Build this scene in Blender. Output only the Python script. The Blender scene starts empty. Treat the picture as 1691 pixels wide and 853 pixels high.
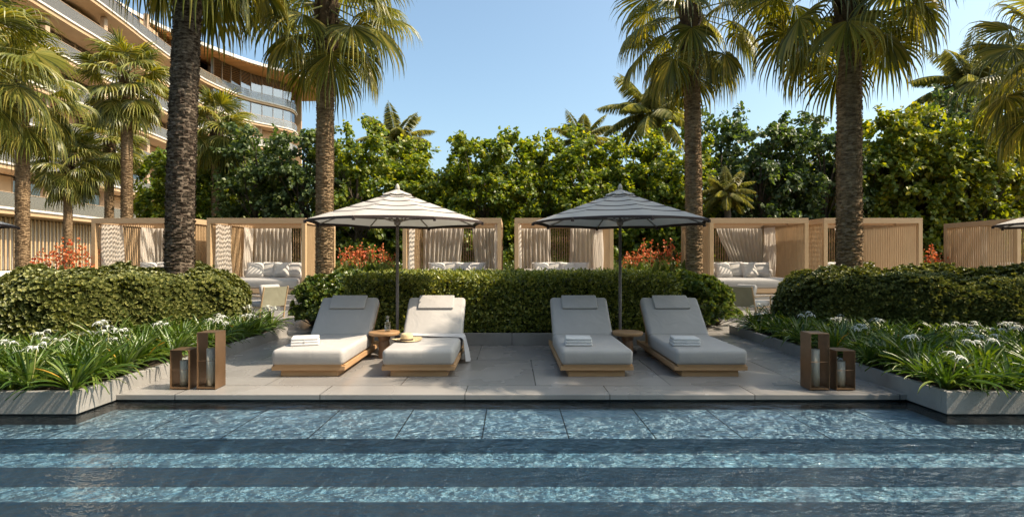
import bpy, math, random
import numpy as np
from mathutils import Vector, Matrix

# ---------------------------------------------------------------- camera, sky, sun, exposure
S = bpy.context.scene
COL = S.collection
R = math.radians
cam = bpy.data.objects.new('camera', bpy.data.cameras.new('camera')); COL.objects.link(cam)
cam.location = (0, 0, 1.5); cam.rotation_euler = (R(90), 0, 0)
cam.data.sensor_width = 36; cam.data.lens = 36 * 880 / 1691
cam.data.clip_start = .05; cam.data.clip_end = 3000
S.camera = cam
SUN_EL, SUN_AZ = R(50), R(8)          # height; how far the sun stands on the camera's side of due right
to_sun = Vector((math.cos(SUN_EL) * math.cos(SUN_AZ), -math.cos(SUN_EL) * math.sin(SUN_AZ), math.sin(SUN_EL)))
W = bpy.data.worlds.new('World'); S.world = W; W.use_nodes = True
wn = W.node_tree.nodes; wl = W.node_tree.links
sky = wn.new('ShaderNodeTexSky'); sky.sky_type = 'NISHITA'; sky.sun_disc = False
sky.sun_elevation = SUN_EL
sky.sun_rotation = math.atan2(to_sun.x, to_sun.y)
sky.air_density = 1.0; sky.dust_density = 3.2; sky.ozone_density = 1.2; sky.altitude = 0
bg = wn['Background']; bg.inputs[1].default_value = .135
tint = wn.new('ShaderNodeMixRGB'); tint.blend_type = 'MULTIPLY'; tint.inputs[0].default_value = 1; tint.inputs[2].default_value = (1.08, 1.17, 1.08, 1)
wl.new(sky.outputs[0], tint.inputs[1]); wl.new(tint.outputs[0], bg.inputs[0])
sl = bpy.data.lights.new('sun', 'SUN'); sl.energy = 4.6; sl.angle = R(.5); sl.color = (1, .85, .66)
so = bpy.data.objects.new('sun', sl); COL.objects.link(so)
so.rotation_euler = (-to_sun).to_track_quat('-Z', 'Y').to_euler(); so.location = (20, -5, 25)
S.view_settings.view_transform = 'Standard'; S.view_settings.look = 'None'
S.view_settings.exposure = 0.8; S.view_settings.gamma = 1
S.render.engine = 'CYCLES'
cy = S.cycles
cy.use_denoising = True; cy.max_bounces = 6; cy.diffuse_bounces = 3; cy.glossy_bounces = 3
cy.transmission_bounces = 4; cy.transparent_max_bounces = 12
cy.caustics_reflective = False; cy.caustics_refractive = False; cy.sample_clamp_indirect = 6

rng = np.random.default_rng(7)
random.seed(5)

# ---------------------------------------------------------------- materials
def mat(name, rough=.6, base=(.5, .5, .5), metal=0, spec=.5):
    m = bpy.data.materials.new(name); m.use_nodes = True
    b = m.node_tree.nodes['Principled BSDF']
    b.inputs['Base Color'].default_value = (*base, 1); b.inputs['Roughness'].default_value = rough
    b.inputs['Metallic'].default_value = metal; b.inputs['Specular IOR Level'].default_value = spec
    return m, m.node_tree, b

def node(t, k, **kw):
    n = t.nodes.new(k)
    for a, v in kw.items():
        if a.startswith('i_'):
            n.inputs[a[2:].replace('_', ' ')].default_value = v
        else:
            setattr(n, a, v)
    return n

def noise_mat(name, c1, c2, scale=4, rough=.6, bump=0, bscale=None, detail=6, metal=0, spec=.5, stretch=None, dist=.01):
    m, t, b = mat(name, rough, c1, metal, spec)
    tc = node(t, 'ShaderNodeTexCoord'); mp = node(t, 'ShaderNodeMapping')
    if stretch: mp.inputs['Scale'].default_value = stretch
    t.links.new(tc.outputs['Object'], mp.inputs[0])
    n = node(t, 'ShaderNodeTexNoise'); n.inputs['Scale'].default_value = scale; n.inputs['Detail'].default_value = detail
    n.inputs['Roughness'].default_value = .65
    t.links.new(mp.outputs[0], n.inputs['Vector'])
    cr = node(t, 'ShaderNodeValToRGB'); cr.color_ramp.elements[0].position = .3; cr.color_ramp.elements[1].position = .7
    cr.color_ramp.elements[0].color = (*c1, 1); cr.color_ramp.elements[1].color = (*c2, 1)
    t.links.new(n.outputs[0], cr.inputs[0]); t.links.new(cr.outputs[0], b.inputs['Base Color'])
    if bump:
        n2 = node(t, 'ShaderNodeTexNoise'); n2.inputs['Scale'].default_value = bscale or scale * 6; n2.inputs['Detail'].default_value = 5
        t.links.new(mp.outputs[0], n2.inputs['Vector'])
        bp = node(t, 'ShaderNodeBump'); bp.inputs['Strength'].default_value = bump; bp.inputs['Distance'].default_value = dist
        t.links.new(n2.outputs[0], bp.inputs['Height']); t.links.new(bp.outputs[0], b.inputs['Normal'])
    return m

def leaf_mat(name, cols, rough=.45, trans=.3, tcol=None, back=None):
    """each leaf takes its own tone; part of the light passes through"""
    m, t, b = mat(name, rough, cols[0], spec=.45)
    g = node(t, 'ShaderNodeNewGeometry')
    cr = node(t, 'ShaderNodeValToRGB'); cr.color_ramp.interpolation = 'LINEAR'
    e = cr.color_ramp.elements
    e[0].color = (*cols[0], 1); e[1].color = (*cols[-1], 1)
    for i, c in enumerate(cols[1:-1]):
        x = e.new((i + 1) / (len(cols) - 1)); x.color = (*c, 1)
    t.links.new(g.outputs['Random Per Island'], cr.inputs[0])
    t.links.new(cr.outputs[0], b.inputs['Base Color'])
    tr = node(t, 'ShaderNodeBsdfTranslucent')
    mx = node(t, 'ShaderNodeMixRGB', blend_type='MULTIPLY'); mx.inputs[0].default_value = 1
    mx.inputs[2].default_value = (*(tcol or (1.9, 1.7, .5)), 1)
    t.links.new(cr.outputs[0], mx.inputs[1]); t.links.new(mx.outputs[0], tr.inputs[0])
    ms = node(t, 'ShaderNodeMixShader'); ms.inputs[0].default_value = trans
    t.links.new(b.outputs[0], ms.inputs[1]); t.links.new(tr.outputs[0], ms.inputs[2])
    t.links.new(ms.outputs[0], t.nodes['Material Output'].inputs[0])
    return m

def cloth_mat(name, c1, c2, trans=0, weave=260, bump=.25):
    m = noise_mat(name, c1, c2, 2.2, .85, bump, weave, 3, spec=.2, dist=.002)
    t = m.node_tree; b = t.nodes['Principled BSDF']; bp0 = [n for n in t.nodes if n.bl_idname == 'ShaderNodeBump'][0]; tc = [n for n in t.nodes if n.bl_idname == 'ShaderNodeTexCoord'][0]
    nw = node(t, 'ShaderNodeTexNoise'); nw.inputs['Scale'].default_value = 3.2; nw.inputs['Detail'].default_value = 2; nw.inputs['Distortion'].default_value = 1.4
    bw = node(t, 'ShaderNodeBump'); bw.inputs['Strength'].default_value = .5; bw.inputs['Distance'].default_value = .02
    t.links.new(tc.outputs['Object'], nw.inputs['Vector']); t.links.new(nw.outputs[0], bw.inputs['Height']); t.links.new(bp0.outputs[0], bw.inputs['Normal']); t.links.new(bw.outputs[0], b.inputs['Normal'])
    if trans:
        t = m.node_tree; b = t.nodes['Principled BSDF']
        tr = node(t, 'ShaderNodeBsdfTranslucent'); tr.inputs[0].default_value = (*c2, 1)
        ms = node(t, 'ShaderNodeMixShader'); ms.inputs[0].default_value = trans
        t.links.new(b.outputs[0], ms.inputs[1]); t.links.new(tr.outputs[0], ms.inputs[2])
        t.links.new(ms.outputs[0], t.nodes['Material Output'].inputs[0])
    return m

def wood_mat(name, c1, c2, axis='x', rough=.5):
    st = {'x': (1.2, 22, 22), 'y': (22, 1.2, 22), 'z': (22, 22, 1.2)}[axis]
    return noise_mat(name, c1, c2, 1.6, rough, .3, 3.0, 6, stretch=st, spec=.35, dist=.003)

def tile_mat(name, c1, c2, tw, th, rough, joint=.006, jcol=(.04, .04, .04), vary=.08, offs=0.0, shift=(0, 0, 0), mottle=1.3, bump=.05):
    m, t, b = mat(name, rough, c1)
    tc = node(t, 'ShaderNodeTexCoord'); mp = node(t, 'ShaderNodeMapping'); mp.inputs['Location'].default_value = shift
    t.links.new(tc.outputs['Object'], mp.inputs[0])
    br = node(t, 'ShaderNodeTexBrick'); br.offset = offs; br.squash = 1
    br.inputs['Scale'].default_value = 1; br.inputs['Brick Width'].default_value = tw; br.inputs['Row Height'].default_value = th
    br.inputs['Mortar Size'].default_value = joint; br.inputs['Mortar Smooth'].default_value = .1; br.inputs['Bias'].default_value = 0
    br.inputs['Color1'].default_value = (1, 1, 1, 1); br.inputs['Color2'].default_value = (1 - vary,) * 3 + (1,)
    t.links.new(mp.outputs[0], br.inputs['Vector'])
    n = node(t, 'ShaderNodeTexNoise'); n.inputs['Scale'].default_value = mottle; n.inputs['Detail'].default_value = 3; n.inputs['Roughness'].default_value = .5
    t.links.new(mp.outputs[0], n.inputs['Vector'])
    cr = node(t, 'ShaderNodeValToRGB'); cr.color_ramp.elements[0].position = .2; cr.color_ramp.elements[1].position = .8
    cr.color_ramp.elements[0].color = (*c1, 1); cr.color_ramp.elements[1].color = (*c2, 1)
    t.links.new(n.outputs[0], cr.inputs[0])
    mu = node(t, 'ShaderNodeMixRGB', blend_type='MULTIPLY'); mu.inputs[0].default_value = 1
    t.links.new(cr.outputs[0], mu.inputs[1]); t.links.new(br.outputs['Color'], mu.inputs[2])
    mj = node(t, 'ShaderNodeMixRGB'); mj.inputs[2].default_value = (*jcol, 1)
    t.links.new(br.outputs['Fac'], mj.inputs[0]); t.links.new(mu.outputs[0], mj.inputs[1]); t.links.new(mj.outputs[0], b.inputs['Base Color'])
    rr = node(t, 'ShaderNodeMapRange'); rr.inputs['To Min'].default_value = rough - .06; rr.inputs['To Max'].default_value = rough + .1
    t.links.new(n.outputs[0], rr.inputs[0]); t.links.new(rr.outputs[0], b.inputs['Roughness'])
    n2 = node(t, 'ShaderNodeTexNoise'); n2.inputs['Scale'].default_value = 45; n2.inputs['Detail'].default_value = 4
    t.links.new(mp.outputs[0], n2.inputs['Vector'])
    bp = node(t, 'ShaderNodeBump'); bp.inputs['Strength'].default_value = bump; bp.inputs['Distance'].default_value = .01
    t.links.new(n2.outputs[0], bp.inputs['Height']); t.links.new(bp.outputs[0], b.inputs['Normal'])
    return m

M = {}
M['deck'] = tile_mat('deck_stone', (.235, .222, .208), (.335, .318, .30), 1.6, 1.6, .25, .007, (.09, .085, .08), .16, .5, (.52, .1, 0), 1.1)
M['concrete'] = noise_mat('planter_concrete', (.24, .23, .215), (.33, .315, .295), 2.5, .75, .25, 60)
M['pool_tile'] = tile_mat('pool_stone', (.40, .53, .62), (.54, .65, .73), .81, 9.0, .5, .007, (.02, .025, .03), .05, 0, (.28, 3, 0), 4, .3)
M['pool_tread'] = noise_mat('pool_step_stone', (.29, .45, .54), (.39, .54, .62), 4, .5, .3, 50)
M['pool_riser'] = noise_mat('pool_riser_stone', (.12, .21, .30), (.18, .28, .37), 5, .5, .3, 50)  # darker than the treads: shade on upright faces is put into the colour
M['dark_gap'] = noise_mat('shadow_gap', (.02, .02, .02), (.03, .03, .03), 5, .8)
M['soil'] = noise_mat('planting_soil', (.035, .025, .016), (.075, .055, .035), 6, .95, .6, 40, dist=.03)
M['ground'] = noise_mat('ground_earth', (.05, .05, .025), (.10, .09, .045), 3, .95, .4, 25)
M['wood'] = wood_mat('teak_along_x', (.40, .235, .115), (.52, .325, .17), 'x')
M['woody'] = wood_mat('teak_along_y', (.40, .235, .115), (.52, .325, .17), 'y')
M['woodz'] = wood_mat('cabana_timber_upright', (.42, .28, .15), (.56, .39, .225), 'z')
M['woodb'] = wood_mat('cabana_timber_beam', (.40, .27, .155), (.52, .365, .225), 'x')
M['table_wood'] = wood_mat('table_wood', (.30, .17, .08), (.46, .28, .14), 'x', .4)
M['pedestal'] = noise_mat('pedestal_wood', (.17, .095, .05), (.27, .155, .085), 3, .45, .2, 30, stretch=(8, 8, 1))
M['cushion'] = cloth_mat('cushion_fabric', (.40, .38, .36), (.445, .425, .405))
M['towel'] = cloth_mat('towel_terry', (.60, .59, .58), (.68, .67, .66), 0, 420, .6)
M['throw'] = cloth_mat('throw_linen', (.50, .49, .50), (.58, .57, .575), .1)
M['pillow'] = cloth_mat('pillow_fabric', (.56, .53, .49), (.64, .61, .57))
M['curtain'] = cloth_mat('sheer_curtain', (.76, .70, .62), (.84, .78, .70), .42)
M['canopy'] = cloth_mat('canopy_fabric', (.50, .475, .44), (.56, .53, .49), .2, 180)
M['stripe'] = noise_mat('canopy_dark_stripe', (.035, .022, .02), (.05, .032, .028), 8, .8)
M['pole'] = noise_mat('umbrella_pole', (.17, .14, .12), (.22, .185, .16), 5, .4, metal=.2)
M['finial'] = noise_mat('finial_timber', (.42, .37, .31), (.50, .45, .38), 8, .6)
M['bronze'] = noise_mat('bronze_metal', (.19, .112, .06), (.29, .18, .10), 3.5, .34, .08, 30, metal=.65)
M['straw'] = noise_mat('straw', (.50, .37, .20), (.66, .52, .31), 60, .8, .5, 200, 3, dist=.004)
M['hatband'] = noise_mat('hat_band', (.05, .04, .035), (.08, .06, .05), 10, .8)
M['sling'] = cloth_mat('chair_sling', (.30, .285, .20), (.38, .36, .26))
M['slab_white'] = noise_mat('facade_white', (.66, .61, .54), (.74, .69, .62), 1, .6)
M['slab_tan'] = noise_mat('facade_tan', (.46, .30, .165), (.55, .37, .215), .6, .55)
M['column'] = noise_mat('facade_column', (.42, .29, .19), (.5, .36, .24), 1, .6)
M['room'] = noise_mat('room_wall', (.16, .10, .062), (.27, .18, .115), .35, .8, stretch=(1, 1, .2))
M['drape'] = noise_mat('room_drape', (.42, .37, .33), (.55, .5, .45), 3, .9, stretch=(4, 4, .2))

# soffit: orange timber boards
m, t, b = mat('soffit_boards', .5, (.55, .25, .08))
tc = node(t, 'ShaderNodeTexCoord'); wv = node(t, 'ShaderNodeTexWave', bands_direction='Y'); wv.inputs['Scale'].default_value = .62; wv.inputs['Distortion'].default_value = 0
cr = node(t, 'ShaderNodeValToRGB'); cr.color_ramp.elements[0].position = .15; cr.color_ramp.elements[1].position = .35
cr.color_ramp.elements[0].color = (.25, .09, .025, 1); cr.color_ramp.elements[1].color = (.85, .40, .13, 1)
t.links.new(tc.outputs['Object'], wv.inputs['Vector']); t.links.new(wv.outputs['Fac'], cr.inputs[0]); t.links.new(cr.outputs[0], b.inputs['Base Color'])
M['soffit'] = m

# palm bark
m, t, b = mat('palm_bark', .9, (.2, .15, .1), spec=.15)
tc = node(t, 'ShaderNodeTexCoord'); mp = node(t, 'ShaderNodeMapping'); mp.inputs['Scale'].default_value = (3, 3, 9)
n = node(t, 'ShaderNodeTexNoise'); n.inputs['Scale'].default_value = 3; n.inputs['Detail'].default_value = 8; n.inputs['Roughness'].default_value = .7
cr = node(t, 'ShaderNodeValToRGB'); cr.color_ramp.elements[0].position = .33; cr.color_ramp.elements[1].position = .68
cr.color_ramp.elements[0].color = (.075, .045, .026, 1); cr.color_ramp.elements[1].color = (.44, .31, .18, 1)
bp = node(t, 'ShaderNodeBump'); bp.inputs['Strength'].default_value = .8; bp.inputs['Distance'].default_value = .02
t.links.new(tc.outputs['Object'], mp.inputs[0]); t.links.new(mp.outputs[0], n.inputs['Vector']); t.links.new(n.outputs[0], cr.inputs[0])
t.links.new(cr.outputs[0], b.inputs['Base Color']); t.links.new(n.outputs[0], bp.inputs['Height']); t.links.new(bp.outputs[0], b.inputs['Normal'])
M['bark'] = m
M['bark_dark'] = m = M['bark'].copy(); e = [n for n in m.node_tree.nodes if n.bl_idname == 'ShaderNodeValToRGB'][0].color_ramp.elements
e[0].color = (.04, .026, .018, 1); e[0].position = .42; e[1].color = (.34, .27, .20, 1); e[1].position = .74
M['boots'] = noise_mat('palm_leaf_bases', (.055, .032, .018), (.15, .095, .05), 9, .9, .5, 40, stretch=(1, 1, 3), dist=.02)
M['branch'] = noise_mat('tree_bark', (.06, .045, .03), (.13, .10, .07), 8, .9, .5, 40)
M['petiole'] = noise_mat('petiole', (.17, .19, .05), (.25, .23, .08), 6, .5)

M['fan'] = leaf_mat('fan_frond', [(.06, .075, .014), (.12, .14, .025), (.22, .225, .045), (.34, .30, .08)], .38, .36, (2.0, 1.7, .35))
M['feather'] = leaf_mat('feather_frond', [(.12, .15, .05), (.22, .23, .08), (.36, .33, .14)], .4, .42)
M['leafA'] = leaf_mat('broad_leaf_green', [(.055, .095, .013), (.11, .17, .022), (.18, .24, .035), (.32, .33, .05)], .42, .48, (2.1, 1.8, .35))
M['leafB'] = leaf_mat('broad_leaf_dark', [(.035, .06, .018), (.065, .10, .03), (.10, .14, .045), (.17, .20, .07)], .42, .36, (1.6, 1.7, .5))
M['leafC'] = leaf_mat('broad_leaf_bright', [(.08, .12, .012), (.14, .18, .018), (.21, .24, .025), (.33, .31, .04)], .45, .42, (2.0, 1.8, .3))
M['hedge'] = leaf_mat('clipped_hedge_leaf', [(.055, .08, .015), (.13, .17, .028), (.24, .27, .045), (.40, .40, .10)], .38, .22)
M['hedge_core'] = noise_mat('hedge_twigs', (.012, .015, .006), (.025, .025, .012), 12, .95)
M['mound'] = leaf_mat('mound_leaf', [(.05, .07, .022), (.115, .13, .035), (.185, .195, .055), (.31, .30, .10)], .42, .18, (1.6, 1.6, .5))
M['shrub'] = leaf_mat('shrub_leaf', [(.03, .06, .012), (.065, .11, .02), (.12, .16, .035), (.18, .20, .06)], .35, .25)
M['lily'] = leaf_mat('lily_leaf', [(.03, .065, .010), (.055, .105, .016), (.09, .145, .022), (.13, .18, .035), (.19, .22, .05)], .33, .22, (1.8, 1.9, .4))
M['lily_old'] = leaf_mat('lily_faded_leaf', [(.35, .22, .03), (.5, .28, .03), (.45, .36, .06)], .5, .3, (1.2, 1.1, .5))
M['petal'] = leaf_mat('lily_petal', [(.75, .77, .70), (.85, .86, .80)], .5, .3, (1, 1, 1))
M['redflower'] = leaf_mat('red_flower', [(.42, .06, .02), (.55, .12, .035), (.62, .22, .08)], .5, .3, (1.2, 1.1, 1))

# glass
def glassy(name, tint, rough=.02, opacity=.25, frost=0, ior=1.45):
    m = bpy.data.materials.new(name); m.use_nodes = True; t = m.node_tree
    t.nodes.remove(t.nodes['Principled BSDF'])
    tr = node(t, 'ShaderNodeBsdfTransparent'); tr.inputs[0].default_value = (*tint, 1)
    gl = node(t, 'ShaderNodeBsdfGlossy'); gl.inputs['Roughness'].default_value = rough
    df0 = node(t, 'ShaderNodeBsdfDiffuse'); df0.inputs[0].default_value = (.92, .84, .70, 1)
    dt = node(t, 'ShaderNodeBsdfTranslucent'); dt.inputs[0].default_value = (.9, .86, .78, 1); df = node(t, 'ShaderNodeMixShader'); df.inputs[0].default_value = .45; t.links.new(df0.outputs[0], df.inputs[1]); t.links.new(dt.outputs[0], df.inputs[2])
    fr = node(t, 'ShaderNodeFresnel'); fr.inputs[0].default_value = ior
    ad = node(t, 'ShaderNodeMath', operation='ADD'); ad.inputs[1].default_value = opacity; ad.use_clamp = True
    t.links.new(fr.outputs[0], ad.inputs[0])
    m1 = node(t, 'ShaderNodeMixShader'); m2 = node(t, 'ShaderNodeMixShader'); m1.inputs[0].default_value = frost
    t.links.new(tr.outputs[0], m1.inputs[1]); t.links.new(df.outputs[0], m1.inputs[2])
    t.links.new(ad.outputs[0], m2.inputs[0]); t.links.new(m1.outputs[0], m2.inputs[1]); t.links.new(gl.outputs[0], m2.inputs[2])
    t.links.new(m2.outputs[0], t.nodes['Material Output'].inputs[0])
    return m
M['glass'] = glassy('window_glass', (.62, .66, .70), .03, .22)
M['guard'] = glassy('balustrade_glass', (.80, .85, .90), .05, .04, .26)
M['frosted'] = glassy('hurricane_glass', (.9, .9, .88), .35, 0, .9, 1.08)
M['carafe'] = glassy('carafe_glass', (.92, .95, .94), .01, .08, .06)
M['wax'] = noise_mat('candle_wax', (.72, .66, .56), (.80, .75, .66), 5, .5)

# water surface: real ripples, sees the stone steps below
m = bpy.data.materials.new('pool_water'); m.use_nodes = True; t = m.node_tree
t.nodes.remove(t.nodes['Principled BSDF'])
tc = node(t, 'ShaderNodeTexCoord')
def wnoise(scale, st, det=3, rot=0, dist=0):
    mp = node(t, 'ShaderNodeMapping'); mp.inputs['Scale'].default_value = st; mp.inputs['Rotation'].default_value = (0, 0, rot)
    n = node(t, 'ShaderNodeTexNoise'); n.inputs['Scale'].default_value = scale; n.inputs['Detail'].default_value = det; n.inputs['Distortion'].default_value = dist
    t.links.new(tc.outputs['Object'], mp.inputs[0]); t.links.new(mp.outputs[0], n.inputs['Vector']); return n
n1 = wnoise(2.6, (1, 1.7, 1), 2, .3, .6); n2 = wnoise(8, (1, 1.8, 1), 3, -.15, .5); n3 = wnoise(22, (1, 1.6, 1), 2, .1); n4 = wnoise(85, (1, 1.3, 1), 1, .3)
a1 = node(t, 'ShaderNodeMath', operation='MULTIPLY_ADD'); a1.inputs[1].default_value = .55
a2 = node(t, 'ShaderNodeMath', operation='MULTIPLY_ADD'); a2.inputs[1].default_value = .22
t.links.new(n2.outputs[0], a1.inputs[0]); t.links.new(n1.outputs[0], a1.inputs[2])
a3 = node(t, 'ShaderNodeMath', operation='MULTIPLY_ADD'); a3.inputs[1].default_value = .07
t.links.new(n4.outputs[0], a3.inputs[0]); t.links.new(a1.outputs[0], a3.inputs[2])
t.links.new(n3.outputs[0], a2.inputs[0]); t.links.new(a3.outputs[0], a2.inputs[2])
bp = node(t, 'ShaderNodeBump'); bp.inputs['Strength'].default_value = 1; bp.inputs['Distance'].default_value = .10
sx = node(t, 'ShaderNodeSeparateXYZ'); mr = node(t, 'ShaderNodeMapRange'); mr.inputs['From Min'].default_value = 5.1; mr.inputs['From Max'].default_value = 4.4; mr.inputs['To Min'].default_value = .2; mr.inputs['To Max'].default_value = 1.0; mr.inputs['From Max'].default_value = 4.2
t.links.new(tc.outputs['Object'], sx.inputs[0]); t.links.new(sx.outputs['Y'], mr.inputs[0]); t.links.new(mr.outputs[0], bp.inputs['Strength'])
t.links.new(a2.outputs[0], bp.inputs['Height'])
fr = node(t, 'ShaderNodeFresnel'); fr.inputs[0].default_value = 1.6; t.links.new(bp.outputs[0], fr.inputs['Normal'])
gl = node(t, 'ShaderNodeBsdfGlossy'); gl.inputs['Roughness'].default_value = .02; t.links.new(bp.outputs[0], gl.inputs['Normal'])
tr = node(t, 'ShaderNodeBsdfTransparent'); tr.inputs[0].default_value = (.70, .85, .93, 1)
# caustic light put into the transparency colour: a painted web of brighter lines
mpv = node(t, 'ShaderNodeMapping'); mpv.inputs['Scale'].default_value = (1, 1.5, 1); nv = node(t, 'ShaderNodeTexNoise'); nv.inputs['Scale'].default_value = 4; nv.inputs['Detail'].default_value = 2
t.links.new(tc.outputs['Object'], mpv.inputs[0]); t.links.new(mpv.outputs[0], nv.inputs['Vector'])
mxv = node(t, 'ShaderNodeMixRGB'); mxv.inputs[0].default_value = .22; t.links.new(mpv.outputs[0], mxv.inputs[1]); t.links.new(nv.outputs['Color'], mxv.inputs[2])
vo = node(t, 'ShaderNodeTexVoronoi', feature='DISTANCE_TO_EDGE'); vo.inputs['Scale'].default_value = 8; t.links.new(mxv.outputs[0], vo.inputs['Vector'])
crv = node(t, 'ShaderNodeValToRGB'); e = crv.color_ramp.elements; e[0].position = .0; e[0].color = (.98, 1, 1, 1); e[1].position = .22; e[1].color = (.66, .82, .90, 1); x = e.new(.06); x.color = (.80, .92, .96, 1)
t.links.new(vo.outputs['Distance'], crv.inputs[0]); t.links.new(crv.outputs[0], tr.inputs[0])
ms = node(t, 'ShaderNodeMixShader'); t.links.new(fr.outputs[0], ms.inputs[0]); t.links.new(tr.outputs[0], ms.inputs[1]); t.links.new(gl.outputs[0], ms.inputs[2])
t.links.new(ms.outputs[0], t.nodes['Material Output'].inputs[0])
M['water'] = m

# ---------------------------------------------------------------- mesh building
class MB:
    def __init__(s): s.v = []; s.f = []; s.n = 0
    def add(s, v, f, m=0):
        v = np.asarray(v, float).reshape(-1, 3)
        if isinstance(f, np.ndarray): s.f.append((f + s.n, m))
        else:
            by = {}
            for q in f: by.setdefault(len(q), []).append(q)
            for q in by.values(): s.f.append((np.array(q) + s.n, m))
        s.v.append(v); s.n += len(v)
    def box(s, x0, x1, y0, y1, z0, z1, m=0, rot=0, at=None):
        v = np.array([(x, y, z) for z in (z0, z1) for y in (y0, y1) for x in (x0, x1)], float)
        if rot:
            c, q = math.cos(rot), math.sin(rot); v[:, :2] = v[:, :2] @ np.array([[c, q], [-q, c]])
        if at is not None: v += np.array(at)
        s.add(v, [(0, 2, 3, 1), (4, 5, 7, 6), (0, 1, 5, 4), (2, 6, 7, 3), (0, 4, 6, 2), (1, 3, 7, 5)], m)
    def bbox(s, x0, x1, y0, y1, z0, z1, b=.01, m=0):
        """box with chamfered edges"""
        c = []
        for (sx, x) in ((-1, x0), (1, x1)):
            for (sy, y) in ((-1, y0), (1, y1)):
                for (sz, z) in ((-1, z0), (1, z1)):
                    c.append(((x, y - sy * b, z - sz * b), (x - sx * b, y, z - sz * b), (x - sx * b, y - sy * b, z)))
        v = [p for k in c for p in k]
        def ix(a, b_, c_, k): return (a * 4 + b_ * 2 + c_) * 3 + k
        f = []
        for a in (0, 1):
            q = [ix(a, 0, 0, 0), ix(a, 1, 0, 0), ix(a, 1, 1, 0), ix(a, 0, 1, 0)]; f.append(q if a else q[::-1])
            q = [ix(0, a, 0, 1), ix(0, a, 1, 1), ix(1, a, 1, 1), ix(1, a, 0, 1)]; f.append(q if a else q[::-1])
            q = [ix(0, 0, a, 2), ix(1, 0, a, 2), ix(1, 1, a, 2), ix(0, 1, a, 2)]; f.append(q if a else q[::-1])
        for a in (0, 1):
            for d in (0, 1):
                f.append([ix(a, d, 0, 0), ix(a, d, 1, 0), ix(a, d, 1, 1), ix(a, d, 0, 1)])
                f.append([ix(a, 0, d, 0), ix(a, 1, d, 0), ix(a, 1, d, 2), ix(a, 0, d, 2)])
                f.append([ix(0, a, d, 1), ix(1, a, d, 1), ix(1, a, d, 2), ix(0, a, d, 2)])
                for e in (0, 1): f.append([ix(a, d, e, 0), ix(a, d, e, 1), ix(a, d, e, 2)])
        s.add(v, f, m)
    def tube(s, pts, r, seg=8, m=0, cap=True):
        pts = [Vector(p) for p in pts]; k = len(pts)
        rs = r if hasattr(r, '__len__') else [r] * k
        vs = []
        for i, p in enumerate(pts):
            d = (pts[min(i + 1, k - 1)] - pts[max(i - 1, 0)]).normalized()
            u = d.cross(Vector((0, 0, 1))) if abs(d.z) < .95 else d.cross(Vector((1, 0, 0)))
            u.normalize(); w = d.cross(u)
            for j in range(seg):
                a = 2 * math.pi * j / seg; vs.append(p + (u * math.cos(a) + w * math.sin(a)) * rs[i])
        f = [(i * seg + j, i * seg + (j + 1) % seg, (i + 1) * seg + (j + 1) % seg, (i + 1) * seg + j) for i in range(k - 1) for j in range(seg)]
        if cap: f += [tuple(range(seg)), tuple(range((k - 1) * seg, k * seg))]
        s.add(np.array([tuple(v) for v in vs]), f, m)
    def lathe(s, prof, seg=24, at=(0, 0, 0), m=0):
        vs = []; k = len(prof)
        for (r, z) in prof:
            for j in range(seg):
                a = 2 * math.pi * j / seg; vs.append((at[0] + r * math.cos(a), at[1] + r * math.sin(a), at[2] + z))
        f = [(i * seg + j, i * seg + (j + 1) % seg, (i + 1) * seg + (j + 1) % seg, (i + 1) * seg + j) for i in range(k - 1) for j in range(seg)]
        f += [tuple(range(seg))[::-1], tuple(range((k - 1) * seg, k * seg))]
        s.add(vs, f, m)
    def grid(s, P, m=0, closed=False):
        """P: (a,b,3)"""
        a, b = P.shape[:2]; i, j = np.meshgrid(np.arange(a - 1), np.arange(b - 1), indexing='ij'); i = i.ravel(); j = j.ravel()
        s.add(P.reshape(-1, 3), np.stack([i * b + j, (i + 1) * b + j, (i + 1) * b + j + 1, i * b + j + 1], 1), m)
    def prism(s, poly, z0, z1, m=0, mt=None):
        k = len(poly); v = [(x, y, z0) for x, y in poly] + [(x, y, z1) for x, y in poly]
        s.add(v, [tuple(range(k))[::-1]], m if mt is None else mt)
        s.n -= 2 * k; s.v.pop()
        s.add(v, [tuple(range(k, 2 * k))] + [(i, (i + 1) % k, k + (i + 1) % k, k + i) for i in range(k)], m)
    def inst(s, T, Q, pos, dirs, nrm, scale, m=0):
        """copies of a small template: y axis along dirs, z axis near nrm"""
        d = dirs / np.linalg.norm(dirs, axis=1, keepdims=True)
        x = np.cross(d, nrm); x /= np.linalg.norm(x, axis=1, keepdims=True) + 1e-9
        z = np.cross(x, d)
        A = np.stack([x, d, z], 1)                       # n,3,3
        sc = np.asarray(scale, float)
        if sc.ndim == 0: sc = np.full(len(pos), float(sc))
        V = np.einsum('kc,ncd->nkd', T, A) * sc[:, None, None] + pos[:, None, :]
        k = len(T); F = (Q[None] + (np.arange(len(pos)) * k)[:, None, None]).reshape(-1, Q.shape[1])
        s.add(V.reshape(-1, 3), F, m)
    def build(s, name, mats, parent=None, smooth=False, loc=None, bevel=0, subsurf=0):
        V = np.concatenate(s.v); me = bpy.data.meshes.new(name)
        me.vertices.add(len(V)); me.vertices.foreach_set('co', V.ravel().astype(np.float32))
        lt = np.concatenate([np.full(len(f), f.shape[1]) for f, _ in s.f]); li = np.concatenate([f.ravel() for f, _ in s.f])
        mi = np.concatenate([np.full(len(f), m_) for f, m_ in s.f])
        me.loops.add(len(li)); me.loops.foreach_set('vertex_index', li.astype(np.int32))
        me.polygons.add(len(lt)); me.polygons.foreach_set('loop_start', np.concatenate([[0], np.cumsum(lt)[:-1]]).astype(np.int32))
        me.polygons.foreach_set('material_index', mi.astype(np.int32))
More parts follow.
